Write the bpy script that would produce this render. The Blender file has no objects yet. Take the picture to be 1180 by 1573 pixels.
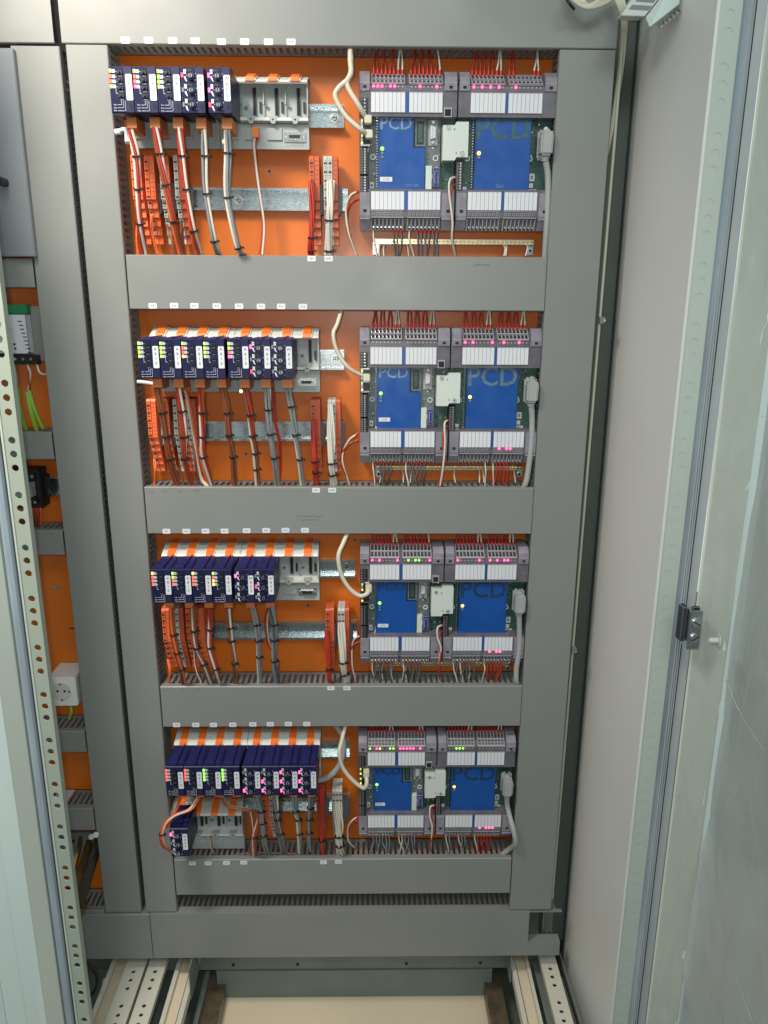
import bpy, bmesh, math, random
from mathutils import Vector, Matrix
random.seed(7)
S = bpy.context.scene
COL = S.collection

# ------------------------------------------------------------------ camera
PITCH, YAW, ROLL = 0.26805484, 0.01504334, 0.00521763
CX, CY, CZ = -0.01919712, -1.26, 1.65972464
F = 1181.0                                    # focal length in pixels of a 1180x1573 picture
fw = Vector((math.sin(YAW)*math.cos(PITCH), math.cos(YAW)*math.cos(PITCH), -math.sin(PITCH)))
r0 = Vector((math.cos(YAW), -math.sin(YAW), 0)); u0 = r0.cross(fw)
rt = r0*math.cos(ROLL)+u0*math.sin(ROLL); up = -r0*math.sin(ROLL)+u0*math.cos(ROLL)
cam_d = bpy.data.cameras.new('camera'); cam = bpy.data.objects.new('camera', cam_d); COL.objects.link(cam)
cam.matrix_world = Matrix(((rt.x, up.x, -fw.x, CX), (rt.y, up.y, -fw.y, CY), (rt.z, up.z, -fw.z, CZ), (0, 0, 0, 1)))
cam_d.sensor_fit = 'VERTICAL'; cam_d.sensor_height = 24; cam_d.lens = 24*F/1573
cam_d.clip_start = 0.02; cam_d.clip_end = 60
S.camera = cam

# ------------------------------------------------------------------ world and lamps
W = bpy.data.worlds.new('World'); S.world = W; W.use_nodes = True
bg = W.node_tree.nodes['Background']; bg.inputs[0].default_value = (0.80, 0.92, 0.95, 1); bg.inputs[1].default_value = 0.50
# a dim, uneven room around the cabinet: soft light and dark patches for the glossy surfaces to mirror
_n = W.node_tree; _tc = _n.nodes.new('ShaderNodeTexCoord'); _nz = _n.nodes.new('ShaderNodeTexNoise'); _nz.inputs['Scale'].default_value = 3.2; _nz.inputs['Detail'].default_value = 2.5
_cr = _n.nodes.new('ShaderNodeValToRGB'); _cr.color_ramp.elements[0].position = 0.40; _cr.color_ramp.elements[0].color = (0.22, 0.27, 0.29, 1)
_cr.color_ramp.elements[1].position = 0.62; _cr.color_ramp.elements[1].color = (1.30, 1.45, 1.48, 1)
_n.links.new(_tc.outputs['Generated'], _nz.inputs['Vector']); _n.links.new(_nz.outputs['Fac'], _cr.inputs[0]); _n.links.new(_cr.outputs[0], bg.inputs[0])
def area(name, loc, target, sx, sy, power, col):
    l = bpy.data.lights.new(name, 'AREA'); l.shape = 'RECTANGLE'; l.size = sx; l.size_y = sy; l.energy = power; l.color = col
    o = bpy.data.objects.new(name, l); COL.objects.link(o); o.location = loc
    o.rotation_euler = (Vector(target)-Vector(loc)).to_track_quat('-Z', 'Y').to_euler()
    return o
area('room_lamp_warm', (-0.60, -0.78, 2.50), (-0.85, 0, 1.65), 0.35, 0.25, 14.5, (1.0, 0.90, 0.80)).data.spread = math.radians(125)
area('camera_light', (CX-0.035, CY+0.01, CZ+0.03), (-0.02, 0, 1.62), 0.03, 0.03, 2.7, (1.0, 0.97, 0.92))
area('room_lamp_cool', (0.1, -1.85, 2.85), (0.05, 0, 1.0), 1.4, 0.4, 13, (0.90, 1.0, 0.97))
S.view_settings.view_transform = 'Standard'; S.view_settings.look = 'None'
S.view_settings.exposure = 0; S.view_settings.gamma = 1; S.view_settings.use_curve_mapping = False

# ------------------------------------------------------------------ pixel -> point helpers
def ray(px, py): return fw+rt*((px-590)/F)+up*((786.5-py)/F)
def at(px, py, Y):
    d = ray(px, py); t = (Y-CY)/d.y
    return Vector((CX, CY, CZ))+d*t
def atz(px, py, Z):
    d = ray(px, py); t = (Z-CZ)/d.z
    return Vector((CX, CY, CZ))+d*t
ZM = {1: (150, 40, 2.95), 2: (190, 440, 3.189), 3: (210, 800, 3.371), 4: (230, 1090, 3.576)}
def zp(row, a, b): o = ZM[row]; return o[0]+a/o[2], o[1]+b/o[2]
ZD = {1: (500, 50, 3.105), 2: (500, 450, 3.278), 3: (520, 800, 3.6875), 4: (520, 1090, 3.576)}
def zd(row, a, b): o = ZD[row]; return o[0]+a/o[2], o[1]+b/o[2]

# ------------------------------------------------------------------ materials
MATS = {}
def mat(name, col, rough=0.5, metal=0, spec=0.5, noise=0.06, nscale=14, bump=0.0, bscale=300, emit=None, estr=0, alpha=1, coat=0, smudge=0, stretch=(1,1,1)):
    if name in MATS: return MATS[name]
    m = bpy.data.materials.new(name); m.use_nodes = True; nt = m.node_tree; b = nt.nodes['Principled BSDF']
    b.inputs['Roughness'].default_value = rough; b.inputs['Metallic'].default_value = metal
    b.inputs['Specular IOR Level'].default_value = spec; b.inputs['Coat Weight'].default_value = coat
    if alpha < 1: b.inputs['Alpha'].default_value = alpha
    g = nt.nodes.new('ShaderNodeNewGeometry')
    mp = nt.nodes.new('ShaderNodeMapping'); mp.inputs['Scale'].default_value = stretch
    nt.links.new(g.outputs['Position'], mp.inputs['Vector'])
    n = nt.nodes.new('ShaderNodeTexNoise'); n.inputs['Scale'].default_value = nscale; n.inputs['Detail'].default_value = 5
    nt.links.new(mp.outputs[0], n.inputs['Vector'])
    r = nt.nodes.new('ShaderNodeMix'); r.data_type = 'RGBA'
    lo = [max(0, c*(1-noise*2)) for c in col]; hi = [min(1, c*(1+noise*2)) for c in col]
    r.inputs[6].default_value = (*lo, 1); r.inputs[7].default_value = (*hi, 1)
    nt.links.new(n.outputs['Fac'], r.inputs[0]); nt.links.new(r.outputs[2], b.inputs['Base Color'])
    if smudge:
        n2 = nt.nodes.new('ShaderNodeTexNoise'); n2.inputs['Scale'].default_value = nscale*2.3; n2.inputs['Detail'].default_value = 7
        nt.links.new(mp.outputs[0], n2.inputs['Vector'])
        mr = nt.nodes.new('ShaderNodeMapRange'); mr.inputs['From Min'].default_value = 0.3; mr.inputs['From Max'].default_value = 0.7
        mr.inputs['To Min'].default_value = max(0.03, rough-smudge); mr.inputs['To Max'].default_value = rough+smudge
        nt.links.new(n2.outputs['Fac'], mr.inputs['Value']); nt.links.new(mr.outputs[0], b.inputs['Roughness'])
    if bump:
        n3 = nt.nodes.new('ShaderNodeTexNoise'); n3.inputs['Scale'].default_value = bscale; n3.inputs['Detail'].default_value = 3
        nt.links.new(mp.outputs[0], n3.inputs['Vector'])
        bp = nt.nodes.new('ShaderNodeBump'); bp.inputs['Strength'].default_value = bump; bp.inputs['Distance'].default_value = 0.002
        nt.links.new(n3.outputs['Fac'], bp.inputs['Height']); nt.links.new(bp.outputs[0], b.inputs['Normal'])
    if emit:
        b.inputs['Emission Color'].default_value = (*emit, 1); b.inputs['Emission Strength'].default_value = estr
    MATS[name] = m; return m
GREY = mat('duct grey pvc', (0.215, 0.228, 0.216), 0.42, noise=0.05, nscale=5, smudge=0.1, bump=0.05, bscale=900)
GREYD = mat('duct grey pvc base', (0.21, 0.21, 0.2), 0.5, noise=0.08)
ORANGE = mat('orange lacquer', (0.66, 0.155, 0.012), 0.34, noise=0.05, nscale=3, smudge=0.08, bump=0.03, bscale=500)
ZINC = mat('zinc steel', (0.5, 0.56, 0.57), 0.24, metal=0.95, noise=0.07, nscale=90, smudge=0.06, stretch=(1,1,3))
BOLT = mat('bright screw', (0.6, 0.62, 0.6), 0.28, metal=0.95)
NAVY = mat('navy housing', (0.010, 0.012, 0.062), 0.4, spec=0.35, noise=0.15, nscale=40)
NAVYR = mat('navy vent rib', (0.022, 0.024, 0.12), 0.35)
NAVYF = mat('navy front foil', (0.008, 0.011, 0.05), 0.25, noise=0.2, nscale=60)
BLACK = mat('black plastic', (0.012, 0.012, 0.013), 0.4)
DARK = mat('dark recess', (0.01, 0.01, 0.01), 0.8)
WHITE = mat('white label', (0.66, 0.68, 0.71), 0.45, noise=0.02)
WPRINT = mat('white print', (0.6, 0.62, 0.66), 0.5, noise=0.0)
BPRINT = mat('black print', (0.02, 0.02, 0.02), 0.6, noise=0.0)
GPRINT = mat('grey print', (0.2, 0.22, 0.22), 0.6, noise=0.0)
LINEM = mat('label divider', (0.16, 0.17, 0.22), 0.5)
RACK = mat('light grey rack', (0.36, 0.39, 0.38), 0.35, noise=0.04, smudge=0.06)
RACKL = mat('cream rack lip', (0.62, 0.63, 0.58), 0.4)
CLIP = mat('orange clip', (0.85, 0.18, 0.03), 0.4, noise=0.08)
CONN = mat('orange connector', (0.62, 0.2, 0.055), 0.45, noise=0.1)
TORA = mat('orange terminal', (0.82, 0.16, 0.045), 0.42, noise=0.1, nscale=50)
TRED = mat('dusky orange terminal', (0.55, 0.1, 0.035), 0.45, noise=0.1, nscale=50)
TGRY = mat('grey terminal', (0.5, 0.5, 0.45), 0.45, noise=0.08, nscale=50)
TDK = mat('dark grey terminal foot', (0.13, 0.14, 0.15), 0.45)
SMOKE = mat('smoked translucent plastic', (0.125, 0.118, 0.135), 0.2, noise=0.25, nscale=60, coat=0.2)
SMOKEC = mat('smoked clear cover', (0.36, 0.34, 0.40), 0.12, noise=0.2, nscale=80, alpha=0.6, coat=0.3)
SMOKEL = mat('smoked cover rim', (0.34, 0.33, 0.36), 0.25, noise=0.1)
BLUE = mat('blue cover', (0.006, 0.072, 0.31), 0.3, noise=0.08, nscale=20, smudge=0.08)
BLUEG = mat('blue gap', (0.02, 0.07, 0.27), 0.35)
PCB = mat('green board', (0.03, 0.085, 0.065), 0.4, noise=0.5, nscale=260)
PGREY = mat('grey green mask', (0.12, 0.15, 0.15), 0.4, noise=0.3, nscale=160)
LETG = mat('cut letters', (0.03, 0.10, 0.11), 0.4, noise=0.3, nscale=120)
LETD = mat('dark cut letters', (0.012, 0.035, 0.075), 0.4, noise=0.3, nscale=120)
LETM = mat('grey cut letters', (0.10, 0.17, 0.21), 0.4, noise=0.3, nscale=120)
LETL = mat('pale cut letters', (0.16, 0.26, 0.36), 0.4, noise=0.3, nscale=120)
PALE = mat('pale grey plastic', (0.56, 0.62, 0.58), 0.4, noise=0.03)
SILV = mat('silver contact', (0.7, 0.7, 0.68), 0.2, metal=1, noise=0.2, nscale=300)
BRASS = mat('brass bar', (0.72, 0.6, 0.38), 0.28, metal=0.95, noise=0.2, nscale=100)
COPPER = mat('copper busbar', (0.5, 0.3, 0.14), 0.3, metal=0.9, noise=0.2, nscale=30)
BRASSD = mat('yellow brass bar', (0.35, 0.22, 0.06), 0.22, metal=0.85, noise=0.3, nscale=25, smudge=0.1)
BLUEK = mat('blue coin holder', (0.02, 0.02, 0.2), 0.35)
W_ = {'r': mat('red insulation', (0.42, 0.032, 0.018), 0.4, noise=0.1), 'w': mat('white insulation', (0.62, 0.58, 0.5), 0.42, noise=0.05),
      'g': mat('grey insulation', (0.22, 0.24, 0.25), 0.42, noise=0.1), 'o': mat('orange insulation', (0.78, 0.14, 0.03), 0.42, noise=0.1),
      'b': mat('brown insulation', (0.24, 0.075, 0.03), 0.42, noise=0.1), 'k': BLACK, 'c': mat('cream sheath', (0.6, 0.57, 0.45), 0.4, noise=0.04),
      'G': mat('grey sheath', (0.34, 0.35, 0.35), 0.42, noise=0.05), 'y': mat('yellow green insulation', (0.28, 0.5, 0.05), 0.4, noise=0.1),
      'd': mat('dark grey insulation', (0.10, 0.11, 0.12), 0.42, noise=0.1), 's': mat('dull red insulation', (0.33, 0.025, 0.02), 0.42, noise=0.1)}
FERR = mat('red ferrule', (0.6, 0.02, 0.02), 0.4)
GREEN = mat('pale green paint', (0.50, 0.56, 0.50), 0.38, noise=0.03, nscale=4, smudge=0.06)
GREENS = mat('sage strip paint', (0.34, 0.40, 0.33), 0.4, noise=0.05, nscale=6)
BACKG = mat('dark green steel', (0.085, 0.10, 0.085), 0.55, noise=0.1)
GREENL = mat('pale blue green paint', (0.58, 0.68, 0.655), 0.3, noise=0.05, nscale=3, smudge=0.08)
SIDE = mat('side panel paint', (0.74, 0.74, 0.70), 0.4, noise=0.04, nscale=3, smudge=0.08)
GASK = mat('blue grey gasket', (0.27, 0.33, 0.37), 0.4, noise=0.35, nscale=25, stretch=(1, 1, 0.15), bump=0.3, bscale=120)
GASKL = mat('grey steel lip', (0.42, 0.46, 0.46), 0.35, noise=0.06)
SEAM = mat('shadow seam', (0.03, 0.035, 0.04), 0.7)
IVORY = mat('ivory paint', (0.62, 0.60, 0.50), 0.42, noise=0.06, nscale=10)
BEIGE = mat('beige sheet', (0.72, 0.62, 0.45), 0.45, noise=0.05, nscale=5, smudge=0.08)
STEEL = mat('grey green steel', (0.17, 0.2, 0.18), 0.45, noise=0.15, nscale=10)
OLIVE = mat('olive dark steel', (0.12, 0.14, 0.12), 0.5, noise=0.2, nscale=12)
RUST = mat('browned rail', (0.17, 0.13, 0.085), 0.4, metal=0.4, noise=0.4, nscale=30, smudge=0.15)
SCREEN = mat('grey display door', (0.2, 0.22, 0.24), 0.35, noise=0.03, nscale=4)
FLOORM = mat('room floor', (0.2, 0.19, 0.17), 0.6)

# protective film: wrinkled, glossy, half clear
def film_material():
    m = bpy.data.materials.new('clear protective film'); m.use_nodes = True; nt = m.node_tree; b = nt.nodes['Principled BSDF']
    b.inputs['Roughness'].default_value = 0.10; b.inputs['Base Color'].default_value = (0.5, 0.56, 0.53, 1); b.inputs['Alpha'].default_value = 0.5; b.inputs['Coat Weight'].default_value = 0.6; b.inputs['Coat Roughness'].default_value = 0.05
    g = nt.nodes.new('ShaderNodeNewGeometry'); mp = nt.nodes.new('ShaderNodeMapping'); mp.inputs['Scale'].default_value = (1, 1, 0.35)
    nt.links.new(g.outputs['Position'], mp.inputs['Vector'])
    n = nt.nodes.new('ShaderNodeTexNoise'); n.inputs['Scale'].default_value = 12; n.inputs['Detail'].default_value = 4; n.inputs['Distortion'].default_value = 1.4
    nt.links.new(mp.outputs[0], n.inputs['Vector'])
    bp = nt.nodes.new('ShaderNodeBump'); bp.inputs['Strength'].default_value = 0.8; bp.inputs['Distance'].default_value = 0.012
    nt.links.new(n.outputs['Fac'], bp.inputs['Height']); nt.links.new(bp.outputs[0], b.inputs['Normal'])
    return m
FILM = film_material()
FOLDREFL = mat('film crease and reflection', (0.55, 0.62, 0.60), 0.12, noise=0.1, nscale=40, alpha=0.45)  # pale tone for creases, also used to draw a reflection on the sheet
DOORIN = mat('glossy door sheet', (0.44, 0.49, 0.48), 0.10, spec=0.8, noise=0.16, nscale=3.5, smudge=0.05, bump=0.25, bscale=6, coat=0.8)
def led_mat(n, c, s): return mat('lit lamp '+n, c, 0.4, noise=0, emit=c, estr=s)
LM = led_mat('magenta', (1.0, 0.04, 0.16), 8.0); LMS = led_mat('soft magenta', (1.0, 0.05, 0.14), 1.8)
LG = led_mat('green', (0.25, 0.95, 0.08), 2.2); LY = led_mat('amber', (1.0, 0.55, 0.1), 2.6)
LR = led_mat('red', (1.0, 0.13, 0.08), 1.3); LYG = led_mat('yellow green', (0.5, 0.9, 0.1), 1.1); LW = led_mat('warm white', (1.0, 0.85, 0.45), 3.0)
LOFF = mat('unlit lamp', (0.2, 0.21, 0.22), 0.3)
LEDM = {'m': LM, 's': LMS, 'g': LG, 'y': LY, 'r': LR, 'l': LYG, '-': LOFF}

# ------------------------------------------------------------------ mesh builder
TXT = {}
def text_mesh(s):
    if s in TXT: return TXT[s]
    cu = bpy.data.curves.new('t', 'FONT'); cu.body = s; cu.size = 1; cu.align_x = 'CENTER'; cu.align_y = 'CENTER'; cu.resolution_u = 2; cu.offset = 0.012 if s == 'PCD' else 0.0
    o = bpy.data.objects.new('t', cu); COL.objects.link(o)
    dg = bpy.context.evaluated_depsgraph_get(); me = o.evaluated_get(dg).to_mesh()
    r = ([tuple(v.co) for v in me.vertices], [tuple(p.vertices) for p in me.polygons])
    o.evaluated_get(dg).to_mesh_clear(); bpy.data.objects.remove(o); bpy.data.curves.remove(cu)
    TXT[s] = r; return r
class MB:
    def __init__(s): s.v = []; s.f = []; s.m = []; s.mats = []; s.sm = []
    def mi(s, m):
        if m not in s.mats: s.mats.append(m)
        return s.mats.index(m)
    def add(s, vs, fs, m, smooth=False):
        b = len(s.v); i = s.mi(m); s.v += [tuple(v) for v in vs]
        for f in fs: s.f.append(tuple(b+k for k in f)); s.m.append(i); s.sm.append(smooth)
    def box(s, x0, x1, y0, y1, z0, z1, m):
        x0, x1 = sorted((x0, x1)); y0, y1 = sorted((y0, y1)); z0, z1 = sorted((z0, z1))
        s.add([(x0,y0,z0),(x1,y0,z0),(x1,y1,z0),(x0,y1,z0),(x0,y0,z1),(x1,y0,z1),(x1,y1,z1),(x0,y1,z1)],
              [(0,3,2,1),(4,5,6,7),(0,1,5,4),(1,2,6,5),(2,3,7,6),(3,0,4,7)], m); return s
    def prism(s, poly, y0, y1, m):           # poly in x,z counter-clockwise seen from the front (-Y)
        n = len(poly); s.add([(x, y0, z) for x, z in poly]+[(x, y1, z) for x, z in poly],
              [tuple(range(n)), tuple(range(2*n-1, n-1, -1))]+[(i, n+i, n+(i+1) % n, (i+1) % n) for i in range(n)], m); return s
    def prof(s, poly, x0, x1, m):            # poly in y,z, extruded along x
        n = len(poly); s.add([(x0, y, z) for y, z in poly]+[(x1, y, z) for y, z in poly],
              [tuple(range(n)), tuple(range(2*n-1, n-1, -1))]+[(i, n+i, n+(i+1) % n, (i+1) % n) for i in range(n)], m); return s
    def profz(s, poly, z0, z1, m):           # poly in x,y, extruded along z
        n = len(poly); s.add([(x, y, z0) for x, y in poly]+[(x, y, z1) for x, y in poly],
              [tuple(range(n)), tuple(range(2*n-1, n-1, -1))]+[(i, n+i, n+(i+1) % n, (i+1) % n) for i in range(n)], m); return s
    def cyl(s, c, d, r, h, m, n=12, r2=None):
        c = Vector(c); d = Vector(d).normalized(); a = d.orthogonal().normalized(); b = d.cross(a); r2 = r if r2 is None else r2
        A = [c+(a*math.cos(t)+b*math.sin(t))*r for t in [2*math.pi*i/n for i in range(n)]]
        B = [c+d*h+(a*math.cos(t)+b*math.sin(t))*r2 for t in [2*math.pi*i/n for i in range(n)]]
        s.add(A+B, [(i, (i+1) % n, n+(i+1) % n, n+i) for i in range(n)], m, True)
        s.add(A, [tuple(range(n-1, -1, -1))], m); s.add(B, [tuple(range(n))], m); return s
    def ring(s, c, r1, r2, y0, y1, m, n=16):
        vs = []
        for i in range(n):
            t = 2*math.pi*i/n
            for r, y in ((r1, y0), (r2, y0), (r2, y1), (r1, y1)): vs.append((c[0]+r*math.cos(t), y, c[1]+r*math.sin(t)))
        s.add(vs, [(4*i+k, 4*((i+1) % n)+k, 4*((i+1) % n)+(k+1) % 4, 4*i+(k+1) % 4) for i in range(n) for k in range(4)], m, False); return s
    def tube(s, pts, r, m, n=6):
        P = [Vector(p) for p in pts]; k = len(P); T = [(P[min(i+1, k-1)]-P[max(i-1, 0)]).normalized() for i in range(k)]
        a = T[0].orthogonal().normalized(); vs = []
        for i in range(k):
            a = (a-T[i]*a.dot(T[i])).normalized(); b = T[i].cross(a)
            for j in range(n):
                t = 2*math.pi*j/n; vs.append(P[i]+(a*math.cos(t)+b*math.sin(t))*r)
        s.add(vs, [(i*n+j, i*n+(j+1) % n, (i+1)*n+(j+1) % n, (i+1)*n+j) for i in range(k-1) for j in range(n)], m, True)
        s.add(vs[:n], [tuple(range(n-1, -1, -1))], m); s.add(vs[-n:], [tuple(range(n))], m); return s
    def text(s, t, x, z, y, h, m, sx=1.0, dirx=(1,0,0), dirz=(0,0,1)):   # flat lettering, facing -Y
        V, Fc = text_mesh(t); h = h/0.72; a = Vector(dirx); b = Vector(dirz)
        s.add([Vector((x, y, z))+a*(v[0]*h*sx)+b*(v[1]*h) for v in V], [tuple(f) for f in Fc], m); return s
    def mesh(s, name, bevel=0):
        me = bpy.data.meshes.new(name); me.from_pydata(s.v, [], s.f)
        for m in s.mats: me.materials.append(m)
        me.polygons.foreach_set('material_index', s.m); me.polygons.foreach_set('use_smooth', s.sm)
        if bevel:
            bm = bmesh.new(); bm.from_mesh(me)
            bmesh.ops.bevel(bm, geom=[e for e in bm.edges if len(e.link_faces) == 2 and e.calc_face_angle(0) > 0.5], offset=bevel, segments=2, affect='EDGES', clamp_overlap=True)
            bm.to_mesh(me); bm.free()
        me.update(); return me
def link(name, me, parent=None, loc=None):
    o = bpy.data.objects.new(name, me); COL.objects.link(o)
    if loc is not None: o.location = loc
    if parent: o.parent = parent
    return o
def thing(name, label, cat, loc=(0, 0, 0), group=None):
    o = link(name, None, None, loc); o.empty_display_size = 0.02; o['label'] = label; o['category'] = cat
    if group: o['group'] = group
    return o
def tag(o, label, cat, group=None, kind=None):
    o['label'] = label; o['category'] = cat
    if group: o['group'] = group
    if kind: o['kind'] = kind
    return o
CACHE = {}
def part(name, key, fn, parent, loc=None, bevel=0):
    if key not in CACHE:
        mb = MB(); fn(mb); CACHE[key] = mb.mesh(name, bevel)
    return link(name, CACHE[key], parent, loc)
def quick(name, parent, fn, bevel=0):
    mb = MB(); fn(mb); return link(name, mb.mesh(name, bevel), parent)
def smooth(pts, k=6):
    P = [Vector(p) for p in pts]; out = []
    P = [P[0]*2-P[1]]+P+[P[-1]*2-P[-2]]
    for i in range(1, len(P)-2):
        p0, p1, p2, p3 = P[i-1:i+3]
        for j in range(k):
            t = j/k
            out.append(0.5*((2*p1)+(p2-p0)*t+(2*p0-5*p1+4*p2-p3)*t*t+(3*p1-p0-3*p2+p3)*t**3))
    out.append(P[-2]); return out
ROWN = {1: 'top', 2: 'second', 3: 'third', 4: 'bottom'}
KP = 0.35276
ORD = ['first', 'second', 'third', 'fourth', 'fifth', 'sixth', 'seventh', 'eighth']

# ------------------------------------------------------------------ setting : room floor and back of the enclosure
o = quick('floor', None, lambda m: m.box(-4, 4, -5, 3, -0.01, 0, FLOORM)); o['kind'] = 'structure'

# cabinet carcass
cab = thing('switch_cabinet', 'tall grey steel cabinet shell around the orange plates, with perforated posts and rails', 'cabinet', (0, 0, 0.0))
quick('back_panel', cab, lambda m: m.box(-1.1, 0.40, 0.10, 0.102, 0.02, 2.35, OLIVE))
quick('side_panel', cab, lambda m: m.profz([(0.3655, -0.012), (0.3775, -0.2545), (0.3812, -0.2545), (0.3695, -0.012)], 0.02, 2.35, SIDE))
quick('rear_post', cab, lambda m: ((m.box(0.364, 0.371, 0.09, -0.0115, 0.02, 2.35, BACKG), m.box(0.322, 0.3638, 0.0, 0.004, 0.42, 2.35, BACKG))))
quick('floor_panel', cab, lambda m: m.box(-1.1, 0.376, 0.09, -0.5, 0.26, 0.264, OLIVE))
def beam(m):
    m.box(-0.335, 0.225, 0.0, 0.004, 0.281, 0.350, STEEL); m.box(-0.45, 0.30, -0.0, 0.03, 0.352, 0.385, STEEL)
    m.box(-0.335, 0.225, -0.003, 0.0, 0.347, 0.351, STEEL)
    for x in (-0.30, -0.17, 0.05, 0.20): m.cyl((x, -0.001, 0.365), (0, -1, 0), 0.003, 0.001, DARK)
quick('base_beam', cab, beam)
quick('base_sheet', cab, lambda m: m.box(-0.335, 0.226, 0.0, -0.5, 0.279, 0.281, BEIGE))
def lattice(m, x0, x1, zs, pitch, y, th, mt, skip=4, r=0.0042, base=None):   # vertical strip with round through holes
    z = zs[0]; i = 0; n = 16; xc = (x0+x1)/2; hw = (x1-x0)/2
    while z < zs[1]:
        if i % skip == skip-1: m.box(x0, x1, y, y+th, z, z+pitch, mt)
        else:
            vs = []; zc = z+pitch/2
            for k in range(n):
                t = 2*math.pi*k/n+math.pi/4; c, s_ = math.cos(t), math.sin(t); q = max(abs(c), abs(s_))
                for yy in (y, y+th): vs += [(xc+c*r, yy, zc+s_*r), (xc+c/q*hw, yy, zc+s_/q*pitch/2)]
            fs = []
            for k in range(n):
                a = 4*k; b = 4*((k+1) % n)
                fs += [(a, a+1, b+1, b), (a+2, b+2, b+3, a+3), (a, b, b+2, a+2)]
            m.add(vs, fs, mt)
        z += pitch; i += 1
    m.box(x0-0.0008, x0, y, y+0.012, zs[0], zs[1], mt); m.box(x1, x1+0.0008, y, y+0.012, zs[0], zs[1], mt)
PITCHH = 0.0186
def yrail(name, z, pl, pr, mt, holes=False, th=0.002, y1=-0.5, drop=0.0):      # rail running front to back under the bottom duct
    a = atz(*pl, z); b = atz(*pr, z); x0, x1 = a.x, b.x
    def fn(m):
        if not holes:
            m.box(x0, x1, 0.02, y1, z-th, z, mt)
            if drop: m.box(x0, x0+0.0015, 0.02, y1, z-drop, z-th, mt); m.box(x1-0.0015, x1, 0.02, y1, z-drop, z-th, mt)
            return
        t = MB(); lattice(t, x0, x1, (0, 0.52), 0.0186, 0, 0.002, mt, r=0.0038)
        m.add([(v[0], 0.02-v[2], z-v[1]) for v in t.v], t.f, mt)
    return quick(name, cab, fn)
yrail('perforated_rail', 0.415, (173, 1540), (205, 1535), IVORY, True)
yrail('perforated_rail', 0.415, (211, 1535), (238, 1535), IVORY, True)
yrail('perforated_rail', 0.415, (844, 1530), (869, 1530), IVORY, True)
yrail('bottom_rail', 0.40, (147, 1540), (154, 1540), IVORY, drop=0.02)
yrail('bottom_rail', 0.39, (154.5, 1540), (176, 1540), BEIGE)
yrail('bottom_rail', 0.40, (254, 1540), (260.5, 1540), IVORY, drop=0.02)
yrail('bottom_rail', 0.39, (261, 1540), (278, 1540), BEIGE)
yrail('bottom_rail', 0.40, (279, 1540), (286.5, 1540), IVORY, drop=0.02)
yrail('bottom_rail', 0.33, (304, 1540), (311, 1540), STEEL, drop=0.02)
yrail('bottom_rail', 0.315, (311, 1545), (340, 1545), RUST, drop=0.03)
yrail('bottom_rail', 0.315, (750, 1545), (777, 1545), RUST, drop=0.03)
yrail('bottom_rail', 0.40, (797, 1540), (804, 1540), IVORY, drop=0.02)
yrail('bottom_rail', 0.39, (805, 1540), (822, 1540), BEIGE)
yrail('bottom_rail', 0.40, (822, 1540), (827, 1540), IVORY, drop=0.02)
yrail('bottom_rail', 0.38, (833, 1540), (846, 1540), STEEL)
def seal(m):
    p = [atz(856, 1467, 0.415), atz(888, 1573, 0.415)]
    d = p[1]-p[0]; m.tube([p[0]-d*0.4, p[1]+d], 0.003, BLACK); m.tube([p[0]-d*0.4+Vector((0.006, 0, 0)), p[1]+d+Vector((0.006, 0, 0))], 0.002, STEEL)
quick('rubber_seal', cab, seal)
for px, py in ((172, 1500), (282, 1497), (803, 1487)):
    p = at(px, py, -0.02)
    quick('rail_bracket', cab, lambda m: (m.box(p.x-0.009, p.x+0.009, -0.02, -0.05, p.z-0.02, p.z, RUST), m.box(p.x-0.018, p.x+0.018, -0.018, -0.03, p.z-0.012, p.z-0.006, IVORY),
          m.cyl((p.x+0.002, -0.035, p.z), (0, 0, 1), 0.004, 0.012, BOLT)), 0.0006)
p = at(785, 1490, -0.06)
quick('upright_plate', cab, lambda m: m.box(p.x-0.001, p.x+0.001, -0.06, -0.02, p.z-0.03, p.z+0.03, STEEL))
p = at(297, 1490, -0.06)
quick('upright_plate', cab, lambda m: m.box(p.x-0.001, p.x+0.001, -0.09, -0.02, p.z-0.04, p.z+0.03, STEEL))

# mounting plates (orange)
mp = thing('mounting_plate', 'orange mounting plate behind the controller columns', 'mounting plate', (-0.07, 0, 0.5))
def plate_fn(m):
    m.box(-0.44+0.07, 0.30+0.07, 0, 0.003, 0.0, 1.58, ORANGE)
    for px, py in ((393, 828), (414, 263), (473, 930), (378, 697), (545, 829), (797, 829), (700, 829)):
        q = at(px, py, 0); m.ring((q.x+0.07, q.z-0.5), 0.0016, 0.0028, -0.0004, 0.0, STEEL, 10); m.cyl((q.x+0.07, -0.0003, q.z-0.5), (0, -1, 0), 0.0016, 0.0002, DARK, 8)
quick('plate_sheet', mp, plate_fn)
mp2 = thing('mounting_plate', 'orange mounting plate in the narrow bay at the left edge', 'mounting plate', (-0.6, 0, 0.5))
def plate2_fn(m):
    m.box(-0.12, 0.12, 0, 0.003, 0.0, 1.58, ORANGE)
    for px, py in ((85, 901), ):
        q = at(px, py, 0); m.cyl((q.x+0.6, 0, q.z-0.5), (0, -1, 0), 0.0045, 0.003, BOLT)
    q = at(111, 965, 0); m.box(q.x+0.6-0.004, q.x+0.6+0.004, -0.001, 0, q.z-0.501, q.z-0.499, DARK)
quick('plate_sheet', mp2, plate2_fn)

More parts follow.
